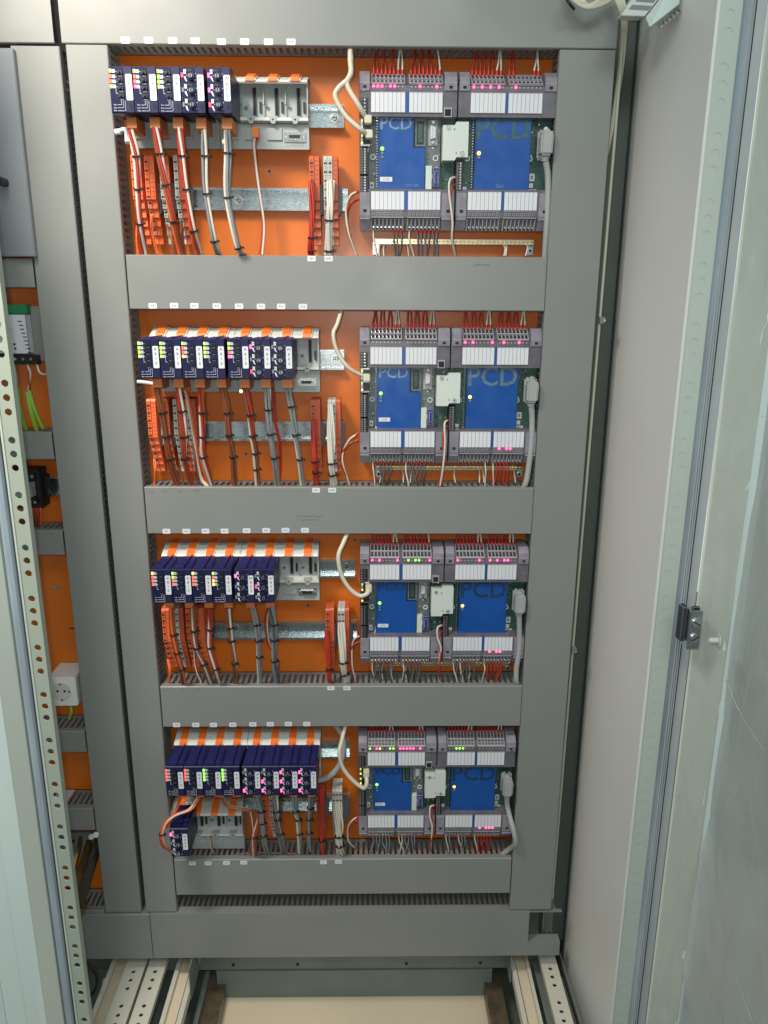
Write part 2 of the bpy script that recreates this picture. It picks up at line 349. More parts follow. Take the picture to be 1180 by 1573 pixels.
# ------------------------------------------------------------------ cable ducts
def hduct(label, x0, x1, z0, z1, yf=-0.06, stickers=(), marks=(), depth_from=0, notch=None, mt=GREY, group='horizontal cable ducts'):
    cx = (x0+x1)/2; t = thing('cable_duct', label, 'cable duct', (cx, 0, z0), group)
    def base(m):
        m.box(x0-cx, x1-cx, -0.001, -0.003, 0.002, z1-z0-0.002, GREYD)
        for zz in (0.002, z1-z0-0.0035):
            m.box(x0-cx, x1-cx, -0.001, -0.010, zz, zz+0.0015, GREYD); m.box(x0-cx, x1-cx, yf+0.003, yf+0.010, zz, zz+0.0015, GREYD)
            x = x0-cx+0.001
            while x < x1-cx-0.006:
                m.box(x, x+0.0056, -0.010, yf+0.010, zz, zz+0.0015, GREYD); x += 0.0100
    quick('base', t, base)
    def cover(m):
        if notch:
            nx, nz = notch; P = [(x0-cx, 0), (x1-cx, 0), (x1-cx, nz-z0), (nx-cx, nz-z0), (nx-cx, z1-z0), (x0-cx, z1-z0)]
            m.prism(P, yf, yf+0.0015, mt); m.box(x0-cx, nx-cx, yf+0.0017, yf+0.02, z1-z0-0.0015, z1-z0, mt); m.box(nx-cx-0.0015, nx-cx, yf+0.0017, yf+0.03, nz-z0, z1-z0-0.002, mt)
            m.box(nx-cx+0.001, x1-cx, yf+0.0017, yf+0.02, nz-z0-0.0015, nz-z0, mt)
        else:
            m.prof([(yf+0.012, 0), (yf+0.0012, 0), (yf, 0.0012), (yf, z1-z0-0.0012), (yf+0.0012, z1-z0), (yf+0.012, z1-z0), (yf+0.012, z1-z0-0.0015), (yf+0.0016, z1-z0-0.0015), (yf+0.0016, 0.0015), (yf+0.012, 0.0015)], x0-cx, x1-cx, mt)
    cv = quick('cover', t, cover)
    for i, (px, py, tx) in enumerate(stickers):
        q = at(px, py, yf)
        def st(m, q=q, tx=tx):
            w, h = 0.0063, 0.0040; y = yf-0.0006; X = q.x-cx; Z = q.z-z0
            m.prism([(X-w, Z-h+0.001), (X-w+0.001, Z-h), (X+w-0.001, Z-h), (X+w, Z-h+0.001), (X+w, Z+h-0.001), (X+w-0.001, Z+h), (X-w+0.001, Z+h), (X-w, Z+h-0.001)], y, yf-0.0001, WHITE)
            m.text(tx, X, Z, y-0.0001, 0.0028, BPRINT)
        s = quick('sticker', cv, st)
    if marks:
        def mk(m):
            rr = random.Random(3)
            for (px, py, w) in marks:
                q = at(px, py, yf); x = q.x-cx-w/2; pts = []
                while x < q.x-cx+w/2: pts.append((x, yf-0.0004, q.z-z0+rr.uniform(-0.0016, 0.0018))); x += rr.uniform(0.0006, 0.0016)
                m.tube(pts, 0.00028, GPRINT, 4)
        quick('pen_mark', cv, mk)
    return t
KX = {0: ([(127, 65), (232, 65), (341, 66), (442, 67), (562, 71), (667, 71), (775, 72), (877, 72)], 1), 1: ([(143, 95), (248, 94), (347, 95), (457, 96), (566, 97), (673, 98), (772, 98), (879, 99)], 2),
      2: ([(155, 54), (258, 54), (357, 53), (456, 53), (570, 51), (671, 50), (771, 49), (872, 49)], 3), 3: ([(148, 84), (254, 84), (351, 84), (457, 83), (567, 81), (663, 80), (762, 79), (863, 79)], 4)}
def kst(i): pts, r = KX[i]; return [(*zp(r, a, b), 'K%d' % (9+j)) for j, (a, b) in enumerate(pts)]
XL, XR = -0.3845, 0.2395
def hz(k): return 2.0-0.0016-KP*k
hduct('wide grey duct above the first row, eight white tags on its lower edge', -0.449, 0.3193, 2.0, 2.11, stickers=kst(0))
hduct('grey horizontal duct under the top row, scuffed, tags above the second row', XL, XR, hz(1), hz(1)+0.078, stickers=kst(1)+[(*zp(1, 970, 1054), '24+'), (*zp(1, 1047, 1054), 'GND')], marks=[(740, 407, 0.025)])
hduct('grey horizontal duct under the second row, with handwriting in its middle', XL, XR, hz(2), hz(2)+0.078, stickers=kst(2)+[(*zp(2, 943, 998), '24+'), (*zp(2, 1022, 998), 'GND')],
      marks=[(475, 793, 0.044), (474, 798, 0.03), (234, 755, 0.008), (253, 755, 0.008), (276, 754, 0.008), (302, 754, 0.01)])
hduct('grey horizontal duct between the third and the bottom row', XL, XR, hz(3), hz(3)+0.078, stickers=kst(3)+[(*zp(3, 1006, 866), '24+'), (*zp(3, 1089, 866), 'GND')], marks=[(256, 1059, 0.007), (280, 1059, 0.007), (303, 1058, 0.008)])
hduct('grey horizontal duct under the bottom row, four small tags at its left', XL, XR-0.001, hz(4), hz(4)+0.078, stickers=[(*zp(4, 235, 845), 'K17'), (*zp(4, 321, 844), 'K18'), (*zp(4, 422, 842), 'K19'), (*zp(4, 517, 840), 'K20'), (*zp(4, 955, 838), '24+'), (*zp(4, 1037, 836), 'GND')])
hduct('widest grey bottom duct with a notched right end', -0.4365, 0.340, 0.447, 0.548, yf=-0.064, notch=(0.278, 0.478))
hduct('short grey bottom duct left of the seam, below the narrow bay', -0.585, -0.4378, 0.445, 0.5475, yf=-0.064)
hduct('grey cover piece at the top left corner above the narrow bay', -0.75, -0.4595, 2.0, 2.12, group='narrow bay ducts')

def vduct(label, x0, x1, z0, z1, yf=-0.06, group='vertical cable ducts'):
    cx = (x0+x1)/2; t = thing('cable_duct', label, 'cable duct', (cx, 0, z0), group); H = z1-z0; hw = (x1-x0)/2
    def base(m):
        m.box(-hw+0.002, hw-0.002, -0.001, -0.003, 0, H, GREYD)
        for xx in (-hw+0.0025, hw-0.004):
            m.box(xx, xx+0.0015, -0.001, -0.010, 0, H, GREYD); m.box(xx, xx+0.0015, yf+0.003, yf+0.010, 0, H, GREYD)
            z = 0.001
            while z < H-0.006: m.box(xx, xx+0.0015, -0.010, yf+0.010, z, z+0.0056, GREYD); z += 0.0100
    quick('base', t, base)
    quick('cover', t, lambda m: m.profz([(-hw, yf+0.012), (-hw, yf+0.0012), (-hw+0.0012, yf), (hw-0.0012, yf), (hw, yf+0.0012), (hw, yf+0.012), (hw-0.0015, yf+0.012), (hw-0.0015, yf+0.0016), (-hw+0.0015, yf+0.0016), (-hw+0.0015, yf+0.012)], 0, H, GREY))
    return t
vduct('tall pale grey vertical duct along the left of the module racks', -0.4445, -0.3868, 0.5505, 1.9985)
vduct('tall grey vertical duct at the right, with the plug shadows on it', 0.2405, 0.3193, 0.5505, 1.9985)
vduct('tall vertical duct in the narrow left bay, beside the dark seam', -0.5205, -0.4532, 0.5505, 1.9965)

# tangle of wires showing through the slots
def tangle(m, x0, x1, z0, z1, n, horiz, cols='ssrkkwg'):
    rr = random.Random(int((x0+z0)*1000)+n)
    for i in range(n):
        c = rr.choice(cols); pts = []
        a0, a1 = (x0, x1) if horiz else (z0, z1); b0, b1 = (z0, z1) if horiz else (x0, x1)
        b = rr.uniform(b0, b1); y = rr.uniform(-0.012, -0.048); k = max(6, int((a1-a0)/0.06))
        for j in range(k+1):
            b = min(b1, max(b0, b+rr.uniform(-0.012, 0.012))); y = min(-0.008, max(-0.05, y+rr.uniform(-0.012, 0.012))); a = a0+(a1-a0)*j/k
            pts.append((a, y, b) if horiz else (b, y, a))
        m.tube(smooth(pts, 3), 0.0014, W_[c], 5)
for nm, a in {'top': (-0.43, 0.31, 2.012, 2.07, 26, True), 'one': (XL, XR, hz(1)+0.01, hz(1)+0.07, 16, True), 'two': (XL, XR, hz(2)+0.01, hz(2)+0.07, 16, True), 'three': (XL, XR, hz(3)+0.01, hz(3)+0.07, 16, True),
              'four': (XL, XR, hz(4)+0.01, hz(4)+0.07, 12, True), 'left': (-0.435, -0.396, 0.56, 1.99, 16, False), 'right': (0.25, 0.31, 0.56, 1.99, 16, False), 'bay': (-0.512, -0.461, 0.56, 2.1, 14, False)}.items():
    o = quick('duct_wiring', None, lambda m: tangle(m, *a))
    tag(o, {'top': 'mass of red and dark wires packed inside the top duct', 'one': 'mass of wires inside the duct under the top row', 'two': 'mass of wires inside the duct under the second row', 'three': 'mass of wires inside the duct above the bottom row',
            'four': 'mass of wires inside the duct under the bottom row', 'left': 'mass of wires inside the vertical duct left of the modules', 'right': 'mass of wires inside the right vertical duct', 'bay': 'mass of wires inside the vertical duct of the narrow bay'}[nm], 'wiring', None, 'stuff')

# ------------------------------------------------------------------ DIN rails
def din(label, x0, x1, zc, screws=()):
    t = thing('din_rail', label, 'mounting rail', (x0, 0, zc), 'zinc mounting rails'); L = x1-x0
    P = [(-0.0075, -0.0158), (-0.0085, -0.0158), (-0.0085, -0.0125), (-0.001, -0.0125), (-0.001, 0.0125), (-0.0085, 0.0125), (-0.0085, 0.0158), (-0.0075, 0.0158), (-0.0075, 0.0135), (0, 0.0135), (0, -0.0135), (-0.0075, -0.0135)]
    quick('profile', t, lambda m: m.prof([(y*1.75, z) for y, z in P], 0, L, ZINC))
    for i, s in enumerate(screws):
        quick('screw', t, lambda m: (m.cyl((s-x0, -0.002, 0), (0, -1, 0), 0.0068, 0.001, BOLT, 16), m.cyl((s-x0, -0.003, 0), (0, -1, 0), 0.0048, 0.003, BOLT, 12, 0.0036), m.box(s-x0-0.003, s-x0+0.003, -0.0062, -0.0065, -0.0005, 0.0005, DARK), m.box(s-x0-0.0005, s-x0+0.0005, -0.0062, -0.0065, -0.003, 0.003, DARK)))
for r in (1, 2, 3, 4):
    dz = -KP*(r-1)
    din('upper zinc rail carrying the module rack of the %s row' % ROWN[r], [-0.34, -0.33, -0.34, -0.34][r-1], [-0.0625, -0.0655, -0.050, -0.0615][r-1], 1.9215+dz, [at(*{1: (513, 181), 2: zp(2, 1038, 366), 3: zp(3, 1085, 232), 4: (-500, 0)}[r], -0.01).x] if r < 4 else [])
    din('lower zinc rail behind the wire bundles of the %s row' % ROWN[r], -0.375, [-0.058, -0.066, -0.047, -0.0615][r-1], 1.8065+dz, [at(365, 308, -0.01).x] if r == 1 else ([-0.26] if r == 3 else []))

# ------------------------------------------------------------------ module racks
def rack(label, x0, n, zoff, yoff=0.0, clips=True, conn=True, txt=True, row=1, screwdx=0.0):
    # x0 left edge, z local 0 = 1.8725 level
    t = thing('module_rack', label, 'module rack', (x0, yoff, 1.8725+zoff), 'grey racks holding the modules'); p = 0.0317; Wd = n*p+0.002
    def body(m):
        m.box(0, Wd, 0, -0.026, 0.004, 0.096, RACK)                                 # pocket floor
        m.box(0, Wd, -0.026, -0.034, 0.0, 0.0335, RACK)                              # lower shelf
        m.prof([(-0.026, 0.034), (-0.045, 0.036), (-0.045, 0.040), (-0.026, 0.042)], 0, Wd, RACKL)
        m.prof([(-0.0, 0.0985), (-0.0225, 0.0975), (-0.0225, 0.0915), (0, 0.0915)], 0, Wd, RACK); m.prof([(-0.023, 0.0945), (-0.026, 0.0960), (-0.049, 0.0875), (-0.0515, 0.0845), (-0.0495, 0.0825), (-0.046, 0.0865), (-0.023, 0.0915)], 0, Wd, RACKL)
        for i in range(n):
            m.prof([(-0.008, 0.0990), (-0.026, 0.0985), (-0.050, 0.0895), (-0.0525, 0.0860), (-0.049, 0.0865), (-0.026, 0.095), (-0.008, 0.0975)], i*p+0.0085, i*p+0.0245, RACKL)
        m.box(0, 0.0016, -0.026, -0.044, 0.042, 0.090, RACK); m.box(Wd-0.0016, Wd, -0.026, -0.044, 0.042, 0.090, RACK)
        for i in range(n):
            x = i*p
            if i: m.box(x, x+0.0014, -0.026, -0.034, 0.060, 0.090, RACK); m.box(x+0.0005, x+0.0014, -0.026, -0.03, 0.042, 0.060, RACK)
            m.box(x+0.0165, x+0.0215, -0.026, -0.0295, 0.046, 0.082, BLACK); m.box(x+0.0178, x+0.0202, -0.0295, -0.0298, 0.047, 0.081, DARK)
            m.box(x+0.0255, x+0.0288, -0.026, -0.0295, 0.050, 0.064, BLACK)
            m.prism([(x+0.008, 0.042), (x+0.0125, 0.032), (x+0.0175, 0.032), (x+0.022, 0.042)], -0.035, -0.0455, RACK)
            m.cyl((x+0.015, -0.0456, 0.0375), (0, -1, 0), 0.0012, 0.0006, DARK, 8)
            m.cyl((x+0.006, -0.026, 0.056), (0, -1, 0), 0.003, 0.0012, STEEL, 12); m.box(x+0.0038, x+0.0082, -0.0273, -0.0276, 0.0556, 0.0564, DARK)
            m.prism([(x+0.005, 0.012), (x+0.026, 0.012), (x+0.026, 0.028), (x+0.005, 0.028)], -0.034, -0.037, RACK) if i < n-1 else None
    quick('body', t, body)
    if clips:
        for i in range(n):
            x = i*p
            part('clip', 'clip', lambda m: (m.prof([(-0.006, 0.0968), (-0.006, 0.1010), (-0.026, 0.1010), (-0.0515, 0.0910), (-0.0535, 0.085), (-0.050, 0.085), (-0.0495, 0.0885), (-0.026, 0.0972)], 0.0100, 0.0228, CLIP)), t, (x, 0, 0), 0.0005)
    if conn:
        def dsub(m):
            x = Wd-0.036
            m.box(x, x+0.031, -0.034, -0.0358, 0.0095, 0.0225, SILV); m.prism([(x+0.0065, 0.0125), (x+0.0245, 0.0125), (x+0.0262, 0.0195), (x+0.0048, 0.0195)], -0.0358, -0.040, SILV)
            m.prism([(x+0.008, 0.0138), (x+0.023, 0.0138), (x+0.0243, 0.0182), (x+0.0067, 0.0182)], -0.0403, -0.0395, BLACK)
            for q in (0.003, 0.028): m.cyl((x+q, -0.0358, 0.016), (0, -1, 0), 0.0016, 0.002, BOLT, 8)
        quick('connector_socket', t, dsub)
    if txt: quick('lettering', t, lambda m: m.text('Saia PCD3.C200', Wd-0.021, 0.0045, -0.0342, 0.0028, GPRINT))
    return t
RDX = {1: 0.0, 2: 0.0095, 3: 0.003, 4: 0.0}
RX = -0.376                                   # left edge of the first rack, on the plate
for r in (1, 2, 3, 4):
    rack('left half of the grey module rack in the %s row' % ROWN[r], RX+RDX[r]+0.005, 4, -KP*(r-1), clips=(r > 1), conn=False, txt=False)
    rack('right half of the grey module rack in the %s row%s' % (ROWN[r], {1: ', three slots left empty', 2: ', one slot left empty', 3: ', two slots left empty', 4: ', fully filled'}[r]), RX+RDX[r]+0.1345, 4, -KP*(r-1), clips=True)
lo = at(*zp(4, 128, 690), -0.045)
rack('grey rack hanging low in the bottom row, three open slots', lo.x, 4, lo.z-1.8725-0.0345-0.004, clips=True, conn=False, txt=False)

# ------------------------------------------------------------------ I/O modules
YF = -0.118
MW, MH = 0.0306, 0.0568
def fx(u): return u/215*MW
def fz(v): return MH-v/410*MH
def mod_house(m):
    m.prof([(-0.047, 0.0+0.004), (YF+0.002, 0), (YF, 0.0015), (YF, MH-0.001), (YF+0.0015, MH), (-0.049, MH-0.0025)], 0, MW, NAVY)
    for i in range(9):                          # vent ribs on top
        y = -0.056-i*0.0062
        m.box(0.003, MW*0.56, y, y-0.0026, MH-0.0030, MH+0.0010, NAVYR)
    m.box(MW*0.60, MW*0.63, -0.05, YF+0.004, MH, MH+0.003, NAVY)
    for i in range(10): m.box(MW*0.66, MW-0.003, -0.058-i*0.0052, -0.0606-i*0.0052, MH-0.0030, MH+0.0010, NAVYR)
def mod_front(kind):
    def fn(m):
        y = YF-0.0006
        m.box(0.0008, fx(133), YF, y, 0.001, MH-0.001, NAVYF); m.box(fx(138), MW-0.0006, YF, y, 0.001, MH-0.001, NAVY)
        y2 = y-0.0002
        if kind == 'A':
            for i, v in enumerate((45, 92, 135, 178)):
                m.box(fx(30), fx(58), y, y2, fz(v+15), fz(v-14), WPRINT); m.text(str(i), fx(44), fz(v), y2-0.0001, 0.0026, NAVYF)
                a = fz(v+4); yy = [60, 108, 168, 238][i]
                m.box(fx(56), fx(72), y, y2, a-0.00025, a+0.00025, WPRINT)
                m.text('1 A 0', fx(103), fz([88, 155, 222, 292][i]), y2, 0.0016, WPRINT)
            for j in range(3):
                b = fz(338+j*26); m.text(('Man', 'Auto', 'Man')[j], fx(38), b, y2, 0.0017, WPRINT)
                m.box(fx(60), fx(100+j*17), y, y2, b-0.0002, b+0.0002, WPRINT); m.box(fx(98+j*17), fx(100+j*17)+0.0001, y, y2, b, fz(300), WPRINT)
            m.box(fx(55), fx(58), y, y2, fz(238), fz(190), WPRINT); m.box(fx(55), fx(72), y, y2, fz(240), fz(236), WPRINT)
        else:
            for i in range(3):
                v = 45+i*128
                m.box(fx(28), fx(52), y, y2, fz(v+18), fz(v-20), WPRINT); m.text(str(i), fx(40), fz(v), y2-0.0001, 0.0026, NAVYF)
                c = (fx(60), fz(v+78)); pts = [(c[0]-0.0055, c[1]+0.0062), (c[0]-0.0025, c[1]+0.0058)]
                m.prism([(fx(30), fz(v+38)), (fx(34), fz(v+60)), (fx(44), fz(v+78)), (fx(60), fz(v+88)), (fx(52), fz(v+66)), (fx(46), fz(v+42))], y2, y, WPRINT)
        m.prism([(fx(180), fz(375)), (fx(196), fz(382)), (fx(200), fz(340)), (fx(190), fz(325)), (fx(172), fz(330)), (fx(170), fz(350))], y2, y, DARK)
    return fn
def sw_fn(m): m.box(0, fx(52), YF-0.0006, YF-0.0026, 0, fx(28), BLACK); m.box(fx(18), fx(34), YF-0.0026, YF-0.0046, 0.0012, fx(24), BLACK)
def knob_fn(m):
    m.cyl((0, YF-0.0006, 0), (0, -1, 0), 0.0048, 0.003, NAVY, 14); m.cyl((0, YF-0.0036, 0), (0, -1, 0), 0.0034, 0.0035, SILV, 12, 0.0028)
    m.box(-0.0006, 0.0006, YF-0.0072, YF-0.0076, -0.0028, 0.0028, BLACK); m.box(-0.006, 0.001, YF-0.0006, YF-0.0016, 0.0058, 0.0088, BLACK)
    for a, b in ((-0.0062, 0.001), (0.0058, 0.003), (0.0045, -0.0045)): m.box(a, a+0.0009, YF-0.0006, YF-0.0012, b, b+0.0009, WPRINT)
def lab_fn(t):
    def fn(m):
        x0, x1 = fx(152), fx(212); z0, z1 = fz(300), fz(72)
        m.prism([(x0, z0+0.001), (x0+0.001, z0), (x1-0.001, z0), (x1, z0+0.001), (x1, z1-0.001), (x1-0.001, z1), (x0+0.001, z1), (x0, z1-0.001)], YF-0.0016, YF-0.0006, WHITE)
        for i, c in enumerate(t): m.text(c, (x0+x1)/2, z1-0.0045-i*0.0068, YF-0.0017, 0.0044, BPRINT, 0.95)
    return fn
def conn_fn(m):
    m.prof([(-0.060, -0.0005), (-0.0995, -0.0005), (-0.101, -0.003), (-0.101, -0.0145), (-0.096, -0.0170), (-0.060, -0.0170)], 0.0135, 0.0270, CONN)
    for i in range(3): m.box(0.0148+i*0.0042, 0.0170+i*0.0042, -0.086, -0.092, -0.0172, -0.0169, DARK)
def module(kind, leds, label, x, z, parent_y=0.0, conn=True):
    t = thing('io_module', label, 'module', (x, parent_y, z), 'navy modules plugged into the racks'); txt = 'A810' if kind == 'A' else 'W800'
    part('housing', 'mh', mod_house, t)
    part('front_plate', 'mf'+kind, mod_front(kind), t)
    part('label_tag', 'ml'+kind, lab_fn(txt), t)
    if kind == 'A':
        for i in range(4): part('switch', 'msw', sw_fn, t, (fx(76), 0, fz([72, 138, 205, 275][i])))
        for i, c in enumerate(leds):
            part('lamp', 'mled'+c, lambda m: m.box(0, fx(20), YF-0.0006, YF-0.0016, 0, fx(30), LEDM[c]), t, (fx(6), 0, fz([60, 107, 150, 193][i])))
    else:
        for i in range(3): part('knob', 'mkn', knob_fn, t, (fx(98), 0, fz(88+i*125)))
        for i, c in enumerate(leds):
            part('lamp', 'mledw'+c, lambda m: m.box(0, fx(20), YF-0.0006, YF-0.0018, 0, fx(38), LEDM[c]), t, (fx(5), 0, fz(95+i*128)))
    if conn: part('plug', 'mconn', conn_fn, t, None, 0.0006)
    return t
def ledwords(leds):
    d = {'m': 'magenta', 's': 'dim magenta', 'g': 'green', 'l': 'yellow-green', 'r': 'red', 'y': 'amber', '-': 'unlit'}; out = []
    for c in leds:
        w = d[c]
        if not out or out[-1] != w: out.append(w)
    return ', '.join(out)
MODS = {1: [('A', 'lrrg'), ('A', 'lrrm'), ('A', 'llll'), ('W', 's--'), ('W', 'mms')], 2: [('A', 'llll'), ('A', 'llll'), ('A', 'lrry'), ('A', 'llll'), ('A', 'llrm'), ('W', 'm-s'), ('W', '---')],
        3: [('A', 'yrrr'), ('A', 'llrr'), ('A', 'yrrr'), ('A', 'lryy'), ('W', 'm--'), ('W', '-s-')], 4: [('A', 'rrrr'), ('A', 'rrrr'), ('A', 'gggg'), ('A', 'gggg'), ('W', '--m'), ('W', '-mm'), ('W', 'mmm'), ('W', 'mmm')]}
for r, L in MODS.items():
    for i, (k, l) in enumerate(L):
        x = -0.3700+RDX[r]*1.0+i*0.0316+(0.0035 if i > 3 else 0)
        module(k, l, '%s module with %s lamps, %s from left, %s row' % ('A810 switch' if k == 'A' else 'W800 knob', ledwords(l).replace(',', ''), ORD[i], ROWN[r]), x, 1.9010-KP*(r-1))
q = at(*zp(4, 120, 800), YF)
mod4 = module('W', 'm--', 'navy knob module hanging low at the left of the bottom row, label reads W800', q.x, q.z-0.003, conn=False)
mod4.rotation_euler = (0, 0, 0)

# ------------------------------------------------------------------ controllers
def dx(u): return -0.0224+(u-218)*0.0002976
def dz_(v): return 1.944-(v-285)*0.0002834
ZB = 1.762
def ctl_body(u0, u1):
    def fn(m):
        P = [(0, 1.9715), (-0.030, 1.9715), (-0.0500, 1.9560), (-0.0548, 1.9530), (-0.0548, 1.9130), (-0.046, 1.9125), (-0.032, 1.912), (-0.032, 1.818), (-0.046, 1.8175), (-0.0548, 1.817), (-0.0548, 1.7785), (-0.0500, 1.7735), (-0.0440, 1.7625), (0, 1.7620)]
        m.prof([(y, z-ZB) for y, z in P], dx(u0)+0.0002, dx(u1)-0.0002, SMOKE)
    return fn
def bx(m, u0, u1, v0, v1, y0, y1, mt): m.box(dx(u0), dx(u1), y0, y1, dz_(v0)-ZB, dz_(v1)-ZB, mt)
def terminal(u0, top):
    def fn(m):
        n = 8; w = (dx(20)-dx(0))*0.985; L = u0+8*w; zb = -ZB
        def sl(t, o=0.0): # point on the slanted top face, t=0 at the front edge, 1 at the rear
            return (-0.0548+(0.0548-0.030)*t*0.98-o*0.62, 1.9540+0.0180*t+o*0.79+zb)
        if top:
            for t0, t1, o in ((0.0, 0.10, 0.0022), (0.42, 0.50, 0.0030), (0.90, 0.98, 0.0022)):
                a, b_, c, d = sl(t0), sl(t1), sl(t1, o), sl(t0, o); m.prof([a, d, c, b_], u0-0.0008, L+0.0008, SMOKEL)
            for i in range(n+1):
                x = u0+i*w
                for t0, t1, o in ((0.10, 0.42, 0.0020), (0.50, 0.90, 0.0024)):
                    a, b_, c, d = sl(t0), sl(t1), sl(t1, o), sl(t0, o); m.prof([a, d, c, b_], x-0.0007, x+0.0007, SMOKEL)
            for i in range(n):
                x = u0+(i+0.5)*w; d = Vector((0, -0.62, 0.79))
                for t, r_ in ((0.27, 0.0018), (0.66, 0.0019)):
                    y, z = sl(t); m.cyl((x, y, z), d, r_, 0.0011, SILV, 8); m.box(x-0.0022, x-0.0016, y+0.001, y-0.001, z-0.0014, z+0.0022, SILV)
                    y2, z2 = sl(t, 0.0012); m.cyl((x, y2, z2), d, r_*0.5, 0.0002, DARK, 6)
                m.box(x-0.0013, x+0.0013, -0.0295, -0.0315, 1.9712+zb, 1.9722+zb, DARK)
                m.cyl((x, -0.0548, 1.9512+zb), (0, -1, 0), 0.0013, 0.0006, SMOKEL, 8)
        else:
            for i in range(n):
                x = u0+(i+0.5)*w
                m.cyl((x, -0.0548, 1.7832+zb), (0, -1, 0), 0.0021, 0.0007, SMOKEL, 10); m.cyl((x, -0.0555, 1.7832+zb), (0, -1, 0), 0.0013, 0.0001, DARK, 8)
                d = Vector((0, -0.85, -0.45)); m.cyl((x, -0.0466, 1.7682+zb), d, 0.0016, 0.0012, SILV, 8); m.box(x-0.0006, x+0.0018, -0.0470, -0.0486, 1.7642+zb, 1.7662+zb, SILV)
            for i in range(n+1):
                x = u0+i*w; m.prof([(-0.0430, 1.7610+zb), (-0.0462, 1.7612+zb), (-0.0520, 1.7725+zb), (-0.0548, 1.7762+zb), (-0.0500, 1.7730+zb)], x-0.0008, x+0.0008, SMOKEL)
            m.box(u0-0.0008, L+0.0008, -0.0548, -0.0557, 1.7778+zb, 1.7788+zb, SMOKEL); m.box(u0-0.0008, L+0.0008, -0.0548, -0.0557, 1.7868+zb, 1.7876+zb, SMOKEL)
    return fn
def labels_fn(u0, u1, v0, v1):
    def fn(m):
        n = 8; bx(m, u0, u1, v0, v1, -0.0549, -0.0562, WHITE)
        for i in range(1, n):
            u = u0+(u1-u0)*i/n; rr = random.Random(int(u0+i)); bx(m, u-0.8, u+0.8, v0+rr.uniform(0, 3), v1-rr.uniform(0, 2), -0.0562, -0.0564, LINEM)
        bx(m, u0-2, u1+2, v0-1.5, v0, -0.0549, -0.0566, SMOKEL); bx(m, u0-2, u1+2, v1, v1+1.5, -0.0549, -0.0566, SMOKEL)
    return fn
def endcap(u0, u1, top):
    def fn(m):
        c = (u0+u1)/2
        if top:
            m.prof([(-0.024, 1.9745-ZB), (-0.0475, 1.9725-ZB), (-0.0575, 1.9640-ZB), (-0.0575, 1.9465-ZB), (-0.0548, 1.9465-ZB), (-0.0548, 1.9530-ZB), (-0.030, 1.9722-ZB)], dx(u0), dx(u1), SMOKEC)
            m.box(dx(u0), dx(u1), -0.0573, -0.0582, 1.9552-ZB, 1.9562-ZB, SMOKEL); m.box(dx(c-7), dx(c+9), -0.0573, -0.0579, 1.949-ZB, 1.9525-ZB, DARK)
        else:
            m.prof([(-0.0540, 1.813-ZB), (-0.0575, 1.812-ZB), (-0.0575, 1.781-ZB), (-0.056, 1.776-ZB), (-0.0455, 1.7615-ZB), (-0.0425, 1.7625-ZB), (-0.0540, 1.778-ZB)], dx(u0), dx(u1), SMOKEC)
            m.box(dx(c-7), dx(c+9), -0.0573, -0.0579, 1.785-ZB, 1.789-ZB, DARK); m.box(dx(u0), dx(u1), -0.0560, -0.0577, 1.7755-ZB, 1.7765-ZB, SMOKEL)
    return fn
def vterm(u0, u1, v0, v1, n):
    def fn(m):
        bx(m, u0, u1, v0, v1, -0.032, -0.0562, BLACK)
        for i in range(n):
            v = v0+(v1-v0)*(i+0.5)/n; m.cyl((dx(u0+(u1-u0)*0.62), -0.0562, dz_(v)-ZB), (0, -1, 0), 0.0014, 0.0006, SILV, 8)
            bx(m, u0+2, u0+(u1-u0)*0.36, v-5, v+5, -0.0562, -0.0566, SMOKE)
    return fn
def add_leds(t, us, v, states, y=-0.0556):
    for u, c in zip(us, states):
        if c == '-': continue
        part('lamp', 'cl'+c, lambda m: m.cyl((0, 0, 0), (0, -1, 0), 0.0020, 0.0013, LEDM[c], 10, 0.0013), t, (dx(u), y, dz_(v)-ZB))
def letters(m, s, x, z, h, y, mt, sx=1.0): m.text(s, dx(x), dz_(z)-ZB, y, h, mt, sx)
DEVX = {1: 0, 2: -0.0006, 3: -0.0012, 4: -0.005}
LEDS = {1: dict(A='mmm-mm--', A2='--m---m-', B='m-m-m-m-', B2='-m------', Bb='--------'), 2: dict(A='--------', A2='--------', B='m-m----m', B2='-m---m--', Bb='-m-mm---'),
        3: dict(A='m-m----m', A2='-g-gg--m', B='m-----m-', B2='m-m-mm--', Bb='-m-mm---'), 4: dict(A='g-my--gg', A2='mmmmm-m-', B='--ggg---', B2='--------', Bb='-m-mmm--')}
GU1 = [230+20*i for i in range(8)]; GU2 = [411+19.8*i for i in range(8)]
